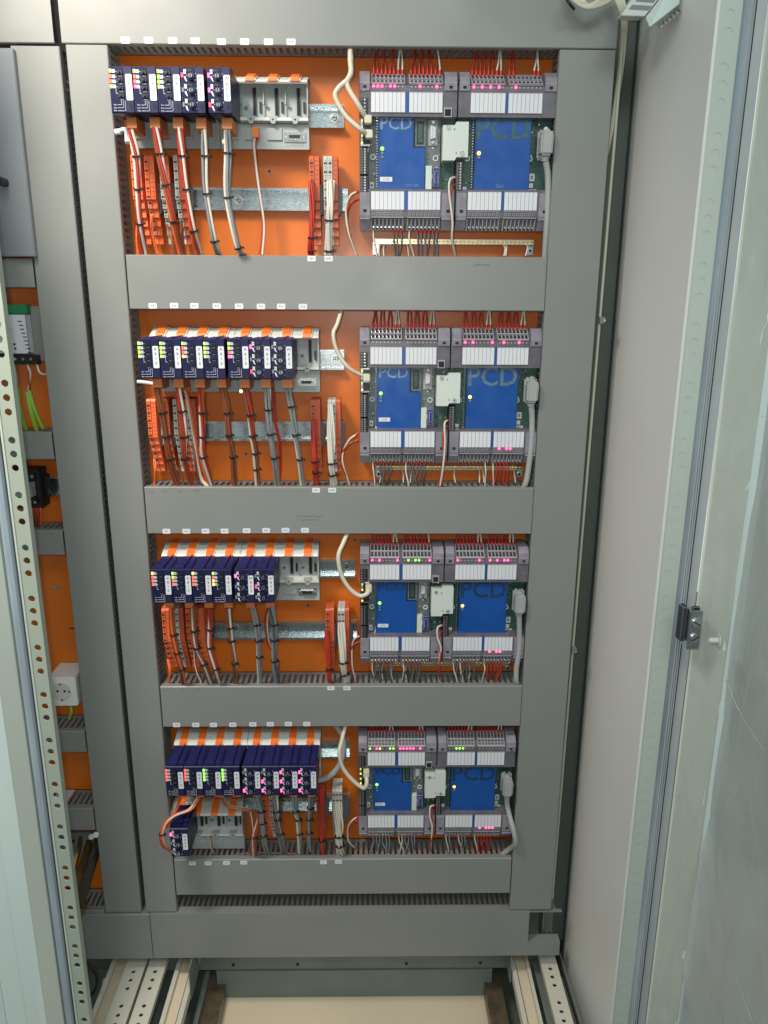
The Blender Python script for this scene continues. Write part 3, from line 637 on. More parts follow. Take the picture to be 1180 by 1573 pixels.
for r in (1, 2, 3, 4):
    off = (DEVX[r], 0, ZB-KP*(r-1)); LS = LEDS[r]
    # ---- left controller
    t = thing('controller', 'blue controller with serial socket, left one in the %s row' % ROWN[r], 'controller', off, 'left hand controllers')
    part('housing', 'cbA', ctl_body(160, 629), t)
    for key, (u0, u1) in {'a': (163, 212), 'b': (566, 626)}.items(): [part('end_cap', 'ec'+key+str(q), endcap(u0, u1, q), t) for q in (True, False)]
    for u, a, b in ((dx(220), GU1, 'A'), (dx(400), GU2, 'A2')):
        part('terminal_strip', 'tt%.4f' % u, terminal(u, True), t); part('terminal_strip', 'tb%.4f' % u, terminal(u-0.0006, False), t)
        add_leds(t, a, 258, LS[b])
    for u0, u1 in ((218, 380), (400, 558)):
        part('label_strip', 'lt%d' % u0, labels_fn(u0, u1, 285, 375), t); part('label_strip', 'lb%d' % u0, labels_fn(u0, u1, 745, 832), t)
    [part('label_gap', 'lgA%d' % v, lambda m: bx(m, 381, 399, v, v+100, -0.0548, -0.0556, BLUEG), t) for v in (280, 738)]
    def board(m):
        bx(m, 206, 630, 386, 742, -0.032, -0.0345, PCB); bx(m, 430, 556, 390, 738, -0.0345, -0.038, PGREY); bx(m, 206, 248, 396, 736, -0.0345, -0.036, PGREY)
        rr = random.Random(5)
        for i in range(46):
            u = rr.choice([rr.uniform(208, 240), rr.uniform(560, 622), rr.uniform(488, 550)]); v = rr.uniform(400, 730)
            bx(m, u, u+rr.uniform(2, 7), v, v+rr.uniform(2, 8), -0.034, -0.0382-rr.uniform(0, 0.001), rr.choice([BLACK, SILV, PALE, RACK, DARK]))
        for i in range(26): bx(m, 244, 250, 400+i*13, 405+i*13, -0.036, -0.038, SILV)
    part('circuit_board', 'pcbA', board, t)
    def coverA(m):
        m.prism([(dx(252), dz_(740)-ZB), (dx(482), dz_(740)-ZB), (dx(482), dz_(532)-ZB), (dx(424), dz_(532)-ZB), (dx(424), dz_(386)-ZB), (dx(252), dz_(386)-ZB)], -0.0470, -0.036, BLUE)
    part('blue_cover', 'bcA', coverA, t, None, 0.0006)
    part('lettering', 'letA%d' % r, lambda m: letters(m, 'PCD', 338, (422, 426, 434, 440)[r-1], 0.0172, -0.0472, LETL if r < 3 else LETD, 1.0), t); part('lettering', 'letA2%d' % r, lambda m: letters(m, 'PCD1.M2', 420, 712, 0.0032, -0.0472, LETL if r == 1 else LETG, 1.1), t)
    part('sticker', 'skA', lambda m: (bx(m, 262, 322, 672, 694, -0.0470, -0.0474, WHITE), letters(m, 'HC1 00000', 292, 679, 0.0013, -0.0475, BPRINT), letters(m, 'REV 0 0000', 292, 687, 0.0013, -0.0475, BPRINT)), t)
    for v, c in ((538, 'g'), (560, '-'), (578, '-')): part('lamp', 'bl'+c, lambda m: m.cyl((0, 0, 0), (0, -1, 0), 0.0028 if c != '-' else 0.0019, 0.0013, LEDM[c], 12, 0.002), t, (dx(272), -0.0470, dz_(v)-ZB))
    part('expansion_slot', 'expA', lambda m: (bx(m, 432, 484, 396, 524, -0.038, -0.043, PGREY), bx(m, 440, 474, 408, 514, -0.043, -0.0434, BLACK), bx(m, 447, 467, 420, 505, -0.0434, -0.0438, PCB)), t)
    def db9(m):
        bx(m, 497, 542, 398, 518, -0.038, -0.0395, SMOKEL)
        P = [(506, 425), (532, 433), (532, 483), (506, 491)]
        m.prism([(dx(a), dz_(b)-ZB) for a, b in reversed(P)], -0.044, -0.0395, SILV); m.prism([(dx(a), dz_(b)-ZB) for a, b in reversed([(509, 430), (529, 437), (529, 479), (509, 486)])], -0.0443, -0.044, WHITE)
        for i in range(9): m.cyl((dx(515 if i < 5 else 523), -0.0444, dz_(438+(i % 5)*10+(5 if i > 4 else 0))-ZB), (0, -1, 0), 0.0006, 0.0003, BLACK, 6)
        for v in (411, 505): m.cyl((dx(519), -0.0395, dz_(v)-ZB), (0, -1, 0), 0.0022, 0.005, SILV, 6)
    part('serial_socket', 'db9', db9, t)
    def usb(m): bx(m, 566, 604, 352, 396, -0.0548, -0.0565, SMOKEL); bx(m, 571, 599, 360, 391, -0.0565, -0.0568, DARK)
    part('usb_socket', 'usb', usb, t)
    part('battery_holder', 'bat', lambda m: (bx(m, 486, 516, 617, 730, -0.038, -0.0475, PALE), bx(m, 516, 520, 655, 680, -0.038, -0.046, PALE), bx(m, 523, 552, 625, 714, -0.038, -0.045, BLUEK), bx(m, 530, 546, 640, 700, -0.045, -0.0462, BLUEK)), t, None, 0.0004)
    for u, v in ((227, 574), (535, 577)): part('mounting_screw', 'scr', lambda m: (m.ring((0, 0), 0.0028, 0.0040, -0.036, -0.0395, WHITE), m.cyl((0, -0.036, 0), (0, -1, 0), 0.0026, 0.0012, STEEL, 10)), t, (dx(u), 0, dz_(v)-ZB))
    for a, (v0, v1, n) in enumerate(((312, 392, 5), (541, 664, 10), (672, 800, 10))): part('screw_terminal', 'vt%d' % a, vterm(163, 203, v0, v1, n), t)
    for j, v0 in enumerate((398, 468)):
        part('network_socket', 'rj%d' % j, lambda m: (bx(m, 168, 212, v0, v0+62, -0.032, -0.052, SILV), bx(m, 178, 212, v0+8, v0+54, -0.052, -0.0524, BLACK), bx(m, 170, 178, v0+10, v0+18, -0.052, -0.0528, LYG), bx(m, 170, 178, v0+44, v0+52, -0.052, -0.0528, LY)), t)
    part('dip_switch', 'dip', lambda m: (bx(m, 213, 231, 694, 724, -0.036, -0.040, WHITE), bx(m, 218, 226, 703, 716, -0.040, -0.0403, BLACK)), t)
    def brk(m):
        P = [(562, 598), (562, 437), (618, 437), (624, 421), (685, 421), (685, 582), (632, 582), (626, 600), (562, 600)]
        m.prism([(dx(a), dz_(b)-ZB) for a, b in [(562, 600), (622, 600), (630, 584), (685, 584), (685, 421), (626, 421), (618, 437), (562, 437)]], -0.0625, -0.040, PALE)
        for u, v in ((588, 448), (657, 568)):
            m.ring((dx(u), dz_(v)-ZB), 0.0026, 0.0036, -0.0632, -0.0625, RACK); m.cyl((dx(u), -0.0625, dz_(v)-ZB), (0, -1, 0), 0.0018, 0.001, SILV, 8)
        for u, v in ((618, 455), (628, 566)): bx(m, u-2, u+2, v-5, v+5, -0.0625, -0.0627, DARK)
    part('bus_bridge', 'brk', brk, t, None, 0.0007)
    # ---- right controller
    t = thing('controller', 'blue expansion controller with large letters, right one in the %s row' % ROWN[r], 'controller', (off[0]+0.0006, 0, off[2]), 'right hand controllers')
    part('housing', 'cbB', ctl_body(632, 1100), t)
    for key, (u0, u1) in {'c': (636, 684), 'd': (1042, 1098)}.items(): [part('end_cap', 'ec'+key+str(q), endcap(u0, u1, q), t) for q in (True, False)]
    for u, us, b, bb in ((dx(694), [704+20*i for i in range(8)], 'B', None), (dx(874), [884+19.8*i for i in range(8)], 'B2', 'Bb')):
        part('terminal_strip', 'tt%.4f' % u, terminal(u, True), t); part('terminal_strip', 'tb%.4f' % u, terminal(u-0.0006, False), t)
        add_leds(t, us, 258, LS[b])
        if bb: add_leds(t, us, 841, LS[bb])
    for u0, u1 in ((692, 856), (872, 1033)):
        part('label_strip', 'lt%d' % u0, labels_fn(u0, u1, 285, 375), t); part('label_strip', 'lb%d' % u0, labels_fn(u0, u1, 745, 832), t)
    [part('label_gap', 'lgB%d' % v, lambda m: bx(m, 857, 871, v, v+100, -0.0548, -0.0556, BLUEG), t) for v in (280, 738)]
    def boardB(m):
        bx(m, 634, 1098, 386, 742, -0.032, -0.0345, PCB); rr = random.Random(9)
        for i in range(50):
            u = rr.choice([rr.uniform(660, 712), rr.uniform(1000, 1040)]); v = rr.uniform(400, 735)
            bx(m, u, u+rr.uniform(2, 6), v, v+rr.uniform(2, 7), -0.034, -0.0362-rr.uniform(0, 0.001), rr.choice([BLACK, SILV, PALE, PCB, DARK, RACK]))
        for i in range(26): bx(m, 711, 717, 400+i*13, 405+i*13, -0.0345, -0.038, SILV)
        bx(m, 1002, 1028, 645, 682, -0.0345, -0.036, PALE); bx(m, 1002, 1022, 692, 715, -0.0345, -0.036, PALE); bx(m, 1000, 1038, 722, 738, -0.0345, -0.036, PALE); bx(m, 1008, 1020, 655, 672, -0.036, -0.0362, GPRINT)
        bx(m, 664, 690, 712, 728, -0.0345, -0.037, WHITE)
    part('circuit_board', 'pcbB', boardB, t)
    part('blue_cover', 'bcB', lambda m: bx(m, 722, 993, 386, 744, -0.036, -0.0470, BLUE), t, None, 0.0006)
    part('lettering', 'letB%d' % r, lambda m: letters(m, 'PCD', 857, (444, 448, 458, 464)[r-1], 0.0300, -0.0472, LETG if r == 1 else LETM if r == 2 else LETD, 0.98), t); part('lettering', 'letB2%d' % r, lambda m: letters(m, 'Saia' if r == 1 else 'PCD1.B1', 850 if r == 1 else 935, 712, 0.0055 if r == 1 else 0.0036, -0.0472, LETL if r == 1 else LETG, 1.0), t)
    for v, c in ((556, 'y'), (576, '-')): part('lamp', 'bl'+c, lambda m: m.cyl((0, 0, 0), (0, -1, 0), 0.0028 if c != '-' else 0.0019, 0.0013, LEDM[c], 12, 0.002), t, (dx(742), -0.0470, dz_(v)-ZB))
    part('screw_terminal', 'vtB', vterm(630, 664, 604, 736, 10), t)
    part('mounting_screw', 'scr', None, t, (dx(688), 0, dz_(577)-ZB)); part('mounting_screw', 'scr', None, t, (dx(997), 0, dz_(577)-ZB))
    # ---- plug and cable on the right controller
    t = thing('bus_cable', 'grey cable with a moulded plug at the right of the %s row' % ROWN[r], 'cable', off, 'grey plug cables')
    def plug(m):
        m.prism([(dx(1030), dz_(575)-ZB), (dx(1088), dz_(575)-ZB), (dx(1092), dz_(475)-ZB), (dx(1078), dz_(456)-ZB), (dx(1040), dz_(456)-ZB), (dx(1030), dz_(475)-ZB)], -0.072, -0.046, W_['G'])
        m.box(dx(1030)-0.001, dx(1088)+0.001, -0.044, -0.052, dz_(588)-ZB, dz_(446)-ZB, W_['G'])
    part('plug', 'plug', plug, t, None, 0.0028)
    part('locking_screw', 'plugs', lambda m: m.cyl((dx(1060), -0.05, dz_(448)-ZB), (0, -1, 0), 0.0034, 0.006, BOLT, 12), t)
    part('strain_relief', 'plugr', lambda m: [m.cyl((dx(1060), -0.060, dz_(575+i*9)-ZB), (0, 0, -1), 0.0068-i*0.0008, 0.0018, W_['G'], 14) for i in range(3)], t)
    end = {1: [(1062, 700), (1056, 900), (1046, 1075)], 2: [(1041, 640), (1036, 760), (1020, 900), (1005, 965), (985, 990)], 3: [(1026, 640), (1022, 740), (1008, 840), (1008, 905), (1016, 930)], 4: [(930, 540), (950, 620), (962, 690), (945, 760), (900, 795)]}[r]
    pts = [Vector((dx(1060)+off[0], -0.060, dz_(580)-KP*(r-1)))]+[at(*zd(r, *e), -0.055 if i < len(end)-1 else -0.045) for i, e in enumerate(end)]
    if r == 4: pts[2].y = pts[3].y = -0.075
    mb = MB(); mb.tube([p-Vector(off) for p in smooth(pts, 8)], 0.0046, W_['G'], 12); link('cord', mb.mesh('cord'), t)

# brass terminal bars below the controllers
for r in (1, 2, 3):
    a = at(*zd(r, *{1: (230, 997), 2: (255, 878), 3: (215, 806)}[r]), -0.016); b = at(*zd(r, *{1: (992, 997), 2: (992, 880), 3: (975, 806)}[r]), -0.016)
    t = thing('terminal_bar', 'brass screw terminal bar below the controllers of the %s row' % ROWN[r], 'terminal bar', a, 'brass terminal bars'); L = b.x-a.x
    def bar(m):
        m.box(0, L, -0.004, 0.004, -0.0036, 0.0036, BRASS); n = 38
        for i in range(n):
            x = L*(i+0.5)/n; m.cyl((x, -0.004, 0), (0, -1, 0), 0.0024, 0.0018, BRASS, 8); m.box(x-0.0019, x+0.0019, -0.0058, -0.0061, -0.0004, 0.0004, DARK); m.box(x-0.0015, x+0.0015, -0.003, 0.003, -0.00365, -0.0040, DARK)
    quick('bar', t, bar)
    for x in (0.004, L-0.004):
        quick('bracket', t, lambda m: (m.box(x-0.005, x+0.005, 0.004, 0.016, -0.018, 0.0, ZINC), m.cyl((x, 0.004, -0.012), (0, -1, 0), 0.0042, 0.002, BOLT, 12), m.cyl((x, 0.002, -0.012), (0, -1, 0), 0.0022, 0.0012, DARK, 6)))

# ------------------------------------------------------------------ terminal blocks
def tblock(label, r, u, v, kind, n=1, w=0.0052, endplate=True, short=0):
    x = at(*zp(r, u, v), -0.045).x; zt = 1.862-KP*(r-1); t = thing('terminal_block', label, 'terminal block', (x, 0, zt), 'tall terminal blocks in the %s row' % ROWN[r])
    M = {'o': TORA, 'w': TGRY, 'r': TRED}[kind]; tot = n*w
    P = [(-0.012, 0), (-0.046, 0), (-0.048, -0.003), (-0.048, -0.060)]
    for i in range(5): P += [(-0.048+0.0055*i, -0.060-0.012*i-0.0005), (-0.0425+0.0055*i, -0.060-0.012*i-0.001)]
    P += [(-0.0205, -0.121), (-0.012, -0.121)]
    def fn(m):
        for k in range(n):
            x0 = k*w; m.prof(P, x0+0.0002, x0+w-0.0002, M)
            for i in range(5):
                z = -0.010-i*0.0118; c = x0+w/2
                for s in (-1, 1): m.box(c+s*0.0011-0.0009, c+s*0.0011+0.0009, -0.0478, -0.0484, z-0.0016, z+0.0016, BLACK)
                m.box(c-0.0016, c-0.0002, -0.0478, -0.0483, z-0.0055, z-0.004, GPRINT if kind == 'w' else BLACK); m.box(c+0.0002, c+0.0016, -0.0478, -0.0483, z-0.0055, z-0.004, GPRINT if kind == 'w' else BLACK)
                m.box(c-0.0007, c+0.0007, -0.0478, -0.0484, z+0.0036, z+0.0046, BPRINT)
            for i in range(4):
                z = -0.0655-i*0.012; yy = -0.0425+0.0055*i; c = x0+w/2
                for s in (-1, 1):
                    m.box(c+s*0.0011-0.0009, c+s*0.0011+0.0009, yy, yy-0.0006, z-0.0012, z+0.0012, BLACK); m.box(c+s*0.0011-0.0008, c+s*0.0011+0.0008, yy, yy-0.0006, z-0.0052, z-0.0028, GPRINT)
    quick('housing', t, fn)
    if endplate:
        Q = [(y+0.002, z) for y, z in P]
        def ep(m):
            m.prof(Q, tot, tot+0.0075, TRED if r == 1 and u > 800 else TORA if kind == 'o' else TRED)
            for i in range(9): m.box(tot+0.0008, tot+0.0066, -0.0462, -0.0466, -0.006-i*0.0062, -0.0064-i*0.0062, TRED)
        quick('end_plate', t, ep)
    quick('rail_foot', t, lambda m: (m.box(-0.002, tot+0.010, -0.012, -0.0285, -0.078, -0.036, TDK), m.box(tot+0.010, tot+0.013, -0.012, -0.024, -0.074, -0.040, TDK)))
for a in ((1, 158, 700, 'o'), (1, 218, 700, 'o'), (1, 285, 700, 'w'), (1, 350, 700, 'w'), (2, 123, 700, 'o'), (2, 186, 700, 'w'), (2, 250, 700, 'w'), (2, 316, 700, 'w'), (3, 140, 600, 'o'), (3, 208, 600, 'w'), (3, 262, 600, 'o'), (3, 312, 600, 'o'), (2, 288, 700, 'o'), (4, 622, 560, 'o'), (4, 660, 560, 'w')):
    words = {'o': 'orange', 'w': 'pale grey'}[a[3]]
    nth = {158: 'outermost left', 218: 'second from the left', 285: 'third from the left', 350: 'nearest the bare rail', 123: 'outermost left', 186: 'second from the left', 250: 'third from the left', 316: 'nearest the bare rail', 140: 'outermost left', 208: 'second from the left', 262: 'third from the left', 312: 'nearest the bare rail', 288: 'fourth from the left', 622: 'behind the first grey bundle', 660: 'behind the grey bundles'}[a[1]]
    tblock('%s terminal block, orange end plate, %s, %s row' % (words, nth, ROWN[a[0]]), *a, n=1, w=0.0062)
for a in ((1, 960, 700, 'r', 1, 0.0072), (1, 1024, 700, 'w', 2, 0.0066), (2, 920, 700, 'r', 1, 0.0070), (2, 1002, 700, 'w', 2, 0.0062), (3, 980, 600, 'r', 1, 0.0070), (3, 1043, 600, 'w', 2, 0.0060), (4, 918, 560, 'r', 1, 0.0072), (4, 1005, 560, 'w', 3, 0.0060)):
    tblock('%s terminal block at the right rail end of the %s row' % ('dusky orange' if a[3] == 'r' else 'wide pale grey', ROWN[a[0]]), *a[:4], n=a[4], w=a[5], endplate=a[0] < 4 or a[3] == 'r')

# ------------------------------------------------------------------ wire bundles
def bundle(label, r, pts, cols, ties=(), rad=0.0022, ys=(-0.095, -0.06), cat='wire bundle', name='wire_bundle', conv=zp, seed=0, spread=None, group=None):
    n = len(pts); P = []
    for i, p in enumerate(pts):
        f = i/(n-1)
        y = ys[0]+(ys[1]-ys[0])*f if len(ys) == 2 else ys[min(i, len(ys)-1)]
        P.append(at(*conv(r, *p), y))
    base = P[-1].copy(); t = thing(name, label, cat, base, group or 'wire bundles of the %s row' % ROWN[r])
    C = smooth([p-base for p in P], 8); k = len(C); nn = len(cols); rr = random.Random(seed+int(pts[0][0]))
    R_ = spread if spread is not None else (0 if nn == 1 else rad*(1.0+0.32*nn)*0.62); tw = rr.uniform(0.6, 1.6)
    ph0 = rr.uniform(0, 6.28)
    for j, c in enumerate(cols):
        pp = []; ph = ph0+2*math.pi*j/nn; q = 1 if nn < 6 else (1 if j % 2 else 0.45); wob = [rr.uniform(-1, 1) for _ in range(5)]
        for i, v in enumerate(C):
            f = i/(k-1); a = ph+tw*f*2.2; loose = 1+0.5*math.sin(f*math.pi*2.5+wob[0])*0.6*abs(wob[1])
            pp.append(v+Vector((math.cos(a)*R_*q*loose, math.sin(a)*R_*q*0.9, math.cos(a*1.3)*0.0003)))
        mb = MB(); mb.tube(pp, rad, W_[c], 7); link('wire', mb.mesh('wire'), t)
    for (ty) in ties:
        zt = at(*conv(r, pts[0][0], ty), -0.08).z-base.z
        i = min(range(k), key=lambda i: abs(C[i].z-zt)); d = (C[min(i+1, k-1)]-C[max(i-1, 0)]).normalized(); RR = R_+rad*1.25
        def tie(m):
            m.cyl(C[i]-d*0.0011, d, RR, 0.0024, BLACK, 12); c = C[i]+Vector((RR*0.9, -RR*0.4, 0)); m.box(c.x-0.0004, c.x+0.0034, c.y-0.0018, c.y+0.0014, c.z-0.0014, c.z+0.0016, BLACK); m.tube([c, c+Vector((0.004, -0.003, 0.001))], 0.0007, BLACK, 4)
        quick('cable_tie', t, tie)
    return t
BL = {1: [([(150, 470), (175, 590), (182, 740), (192, 895), (212, 1034)], 'wrwr', (590, 740, 895)), ([(262, 460), (281, 578), (308, 720), (345, 885), (378, 1034)], 'wrobr', (578, 720, 885)), ([(372, 460), (385, 588), (402, 740), (432, 928), (460, 1034)], 'wror', (588, 740, 928)),
          ([(483, 470), (487, 588), (493, 760), (527, 975), (548, 1036)], 'gwg', (588, 760, 975)), ([(588, 470), (590, 575), (590, 777), (637, 1005), (662, 1036)], 'ggwg', (575, 777, 1005))],
      2: [([(165, 500), (188, 617), (207, 733), (225, 842), (265, 978)], 'bwrbb', (617, 733, 842)), ([(270, 500), (283, 610), (296, 735), (298, 840), (330, 978)], 'brwb', (610, 735, 840)), ([(378, 500), (384, 617), (388, 735), (388, 833), (425, 978)], 'wrbo', (617, 735, 833)),
          ([(485, 500), (508, 618), (516, 727), (535, 832), (545, 978)], 'bbrb', (618, 727, 832)), ([(598, 500), (620, 628), (632, 730), (645, 815), (655, 978)], 'wbrb', (628, 732, 815, 912)), ([(705, 500), (708, 602), (720, 722), (738, 837), (755, 978)], 'ggwg', (602, 722, 837)), ([(808, 500), (820, 587), (842, 726), (862, 845), (878, 978)], 'gwg', (587, 726, 845))],
      3: [([(180, 440), (188, 572), (208, 682), (233, 775), (242, 848)], 'obob', (572, 682, 775)), ([(295, 440), (297, 553), (310, 655), (350, 750), (385, 848)], 'bbrbwb', (553, 655, 750)), ([(378, 455), (383, 550), (382, 655), (412, 776), (428, 848)], 'wrb', (550, 655, 776)),
          ([(478, 455), (480, 543), (488, 620), (508, 752), (515, 842)], 'bwb', (543, 620, 752)), ([(600, 440), (618, 525), (628, 618), (634, 716), (640, 838)], 'gwg', (525, 618, 716)), ([(697, 440), (708, 525), (712, 615), (714, 737), (726, 838)], 'gggd', (525, 615, 737))],
      4: [([(595, 460), (610, 535), (618, 620), (626, 700), (645, 792)], 'ggdg', (535, 620, 700)), ([(690, 460), (692, 540), (700, 600), (718, 690), (735, 785)], 'gdgw', (540, 600, 690)), ([(795, 460), (796, 540), (815, 602), (820, 690), (820, 785)], 'gwg', (540, 602, 690)), ([(885, 458), (883, 520), (876, 600), (875, 685), (880, 775)], 'gdg', (520, 600, 685))]}
CN = {'w': 'white', 'r': 'red', 'o': 'orange', 'b': 'brown', 'g': 'grey', 'd': 'dark grey'}
for r, L in BL.items():
    for i, (p, c, ti) in enumerate(L):
        cs = []; [cs.append(CN[x]) for x in c if CN[x] not in cs]
        bundle('%s bundle with black ties, %s from left in the %s row' % (' '.join(cs), ORD[i], ROWN[r]), r, p, c, ti, ys=(-0.098, -0.09, -0.082, -0.07, -0.045), seed=i)
# curling bundle and loose pair in the bottom row
bundle('curling bundle of orange, white and brown wires looping to the hanging module', 4, [(272, 478), (225, 545), (140, 580), (88, 625), (66, 690), (80, 745), (122, 775)], 'owobr', (600,), ys=(-0.095, -0.11, -0.115, -0.118, -0.118, -0.11, -0.095), rad=0.0017)
bundle('orange and red wires slanting down below the first modules of the bottom row', 4, [(165, 478), (150, 540), (118, 600), (92, 650)], 'oro', (), ys=(-0.09, -0.10, -0.11, -0.112), rad=0.0014)
bundle('brown and white bundle crossing right below the bottom row modules', 4, [(385, 466), (430, 528), (520, 548), (578, 560), (600, 600), (575, 700), (578, 800)], 'bwrb', (700,), ys=(-0.095, -0.10, -0.10, -0.09, -0.085, -0.08, -0.05), rad=0.0018)
bundle('white and red wire pair dropping beside the low rack', 4, [(545, 540), (560, 620), (565, 700), (555, 802)], 'wr', (), ys=(-0.09, -0.08, -0.07, -0.045), rad=0.0014)
bundle('brown white wire dropping below the low rack', 4, [(335, 690), (340, 750), (358, 795)], 'bw', (), ys=(-0.05, -0.06, -0.04), rad=0.0013)
bundle('white and red pair hanging from the rack supply in the top row', 1, [(718, 500), (712, 560), (732, 740), (752, 900), (742, 1036)], 'wr', (), ys=(-0.04, -0.05, -0.05, -0.045), rad=0.0018)
bundle('white and orange wires falling between the second row bundles', 2, [(306, 505), (322, 600), (352, 780), (380, 930), (410, 978)], 'wow', (), ys=(-0.075, -0.07, -0.065, -0.05), rad=0.0015)
bundle('red wire curving down from the second row rack supply', 2, [(732, 490), (738, 640), (762, 760), (768, 900), (764, 975)], 'rr', (), ys=(-0.05, -0.06, -0.055, -0.04), rad=0.0014)
bundle('white and red loop beside the last grey bundle in the third row', 3, [(688, 440), (670, 520), (685, 640), (730, 720), (730, 790)], 'wr', (), ys=(-0.08, -0.07, -0.06, -0.055), rad=0.0015)
bundle('red bundle from the dusky orange block in the top row', 1, [(970, 705), (972, 820), (968, 960), (966, 1038)], 'rrrrr', (958, 1012), ys=(-0.052, -0.056, -0.056, -0.046), rad=0.0018)
bundle('thick white bundle from the grey block in the top row', 1, [(1058, 700), (1054, 800), (1050, 880), (1046, 1038)], 'wwwwwwww', (878, 1005), ys=(-0.052, -0.06, -0.06, -0.046), rad=0.0019)
bundle('red bundle from the dusky orange block in the second row', 2, [(930, 650), (932, 780), (936, 870), (948, 978)], 'rrrrrr', (868, 922), ys=(-0.052, -0.056, -0.056, -0.042), rad=0.0018)
bundle('thick white bundle from the grey block in the second row', 2, [(1014, 575), (1016, 750), (1018, 880), (1032, 978)], 'wwwwwwww', (880, 938), ys=(-0.052, -0.06, -0.06, -0.042), rad=0.0019)
bundle('red bundle from the orange block in the third row', 3, [(988, 570), (990, 700), (998, 800), (1006, 842)], 'rrrrrr', (800,), ys=(-0.052, -0.056, -0.056, -0.042), rad=0.0018)
bundle('thick white bundle from the grey block in the third row', 3, [(1062, 530), (1066, 650), (1070, 757), (1088, 842)], 'wwwwwwwww', (757, 830), ys=(-0.052, -0.06, -0.06, -0.042), rad=0.0019)
bundle('red bundle over the orange block in the bottom row', 4, [(942, 430), (944, 600), (946, 730), (954, 802)], 'rrrrrrr', (772,), ys=(-0.052, -0.056, -0.056, -0.042), rad=0.0019)
bundle('fanned white bundle from the wide grey block in the bottom row', 4, [(1035, 510), (1038, 620), (1042, 730), (1048, 802)], 'wwwwwwwwww', (732, 792), ys=(-0.05, -0.06, -0.06, -0.042), rad=0.0019, spread=0.0062)
for r, pts in {1: [((180, 905), (176, 960), (183, 1036), 'oo', 'orange', 'leftmost'), ((245, 860), (250, 950), (272, 1034), 'ooo', 'orange', 'second'), ((312, 900), (335, 960), (350, 1036), 'bb', 'brown', 'third'), ((378, 890), (385, 960), (398, 1036), 'bbb', 'brown', 'last')],
               2: [((150, 845), (155, 900), (150, 980), 'oo', 'orange', 'leftmost'), ((250, 880), (285, 930), (300, 980), 'bb', 'brown', 'middle'), ((335, 760), (352, 860), (362, 980), 'bb', 'brown', 'last')],
               3: [((163, 715), (172, 780), (162, 848), 'ooo', 'orange', 'leftmost'), ((220, 680), (222, 760), (245, 848), 'oo', 'orange', 'middle'), ((298, 660), (305, 760), (335, 848), 'wr', 'white and red', 'last')]}.items():
    for a, b, c, cs, cn, nm in pts: bundle('thin %s wires leaving the terminal blocks, %s group in the %s row' % (cn, nm, ROWN[r]), r, [a, b, c], cs, (), ys=(-0.04, -0.05, -0.045), rad=0.0012)
# white connector stub at the far left of the top row
t = thing('white_cable', 'white plug and cable stub at the far left below the first top row module', 'cable', at(190, 202, -0.06))
quick('cord', t, lambda m: m.tube(smooth([(-0.006, 0, 0), (0.004, -0.008, 0.001), (0.010, -0.02, -0.004), (0.013, -0.03, -0.02)], 6), 0.0034, WHITE, 10))
quick('plug', t, lambda m: m.cyl((-0.012, 0, -0.001), (1, 0, 0.1), 0.0042, 0.009, WHITE, 12))
for r in (2, ):
    pt = at(*zp(2, 105, 470), -0.05); o = quick('white_cable', None, lambda m: m.tube(smooth([pt+Vector((-0.012, 0, 0.001)), pt, pt+Vector((0.018, 0, -0.003))], 5), 0.003, WHITE, 8)); tag(o, 'white cable lying along the rack bottom at the left of the second row', 'cable')
# small lamp on rack and tiny plugs
for r, px, py in ((1, 345, 218), (2, *zp(2, 577, 512))):
    q = at(px, py, -0.036); o = quick('indicator_lamp', None, lambda m: (m.box(q.x-0.003, q.x+0.003, -0.034, -0.039, q.z-0.004, q.z+0.004, PALE), m.cyl((q.x, -0.039, q.z), (0, -1, 0), 0.0022, 0.0012, LW, 10))); tag(o, 'small warm lamp glowing on the rack edge in the %s row' % ROWN[r], 'lamp')
for r, a, b in ((1, 310, 490), (1, 720, 488), (2, 316, 490)):
    q = at(*zp(r, a, b), -0.036); o = quick('supply_plug', None, lambda m: m.box(q.x-0.0045, q.x+0.0045, -0.034, -0.048, q.z-0.007, q.z+0.007, CLIP), 0.0006); tag(o, 'small orange supply plug on the %s row rack, %s' % (ROWN[r], 'left one' if a < 320 else 'right one'), 'plug')

# ------------------------------------------------------------------ wires above and below controllers
TOPW = {1: ('rrrrrrww', 'rrrrrrrw', 'rrrrrrww', 'rr----ww'), 2: ('rrrrrrww', 'rrrrrrww', 'rrrrrrww', 'rrrrrrww'), 3: ('rrrrrrww', 'rrrrrrrw', 'rrrrrrww', 'rrrrrrww'), 4: ('rrrrrrww', 'rrrrrrww', 'rrrrrrww', 'rrrrrrww')}
BOTW = {1: ('w----ddd', 'w-dddddd', '--------', '--------'), 2: ('w-dddd--', 'wddddd--', '-------w', 'wrrrr---'), 3: ('wdddddd-', 'wddddd--', 'wdwdddd-', 'wrrrrr--'), 4: ('-gggggg-', 'wwgggg--', 'wg--wgg-', 'wrrrrr--')}
WN = {'r': 'red', 'w': 'white', 'd': 'grey', 'g': 'pale grey'}
rr = random.Random(11)
OR16 = ORD+['ninth', 'tenth', 'eleventh', 'twelfth', 'thirteenth', 'fourteenth', 'fifteenth', 'sixteenth']
CNT = {}
def nth(k): CNT[k] = CNT.get(k, 0)+1; return OR16[CNT[k]-1]
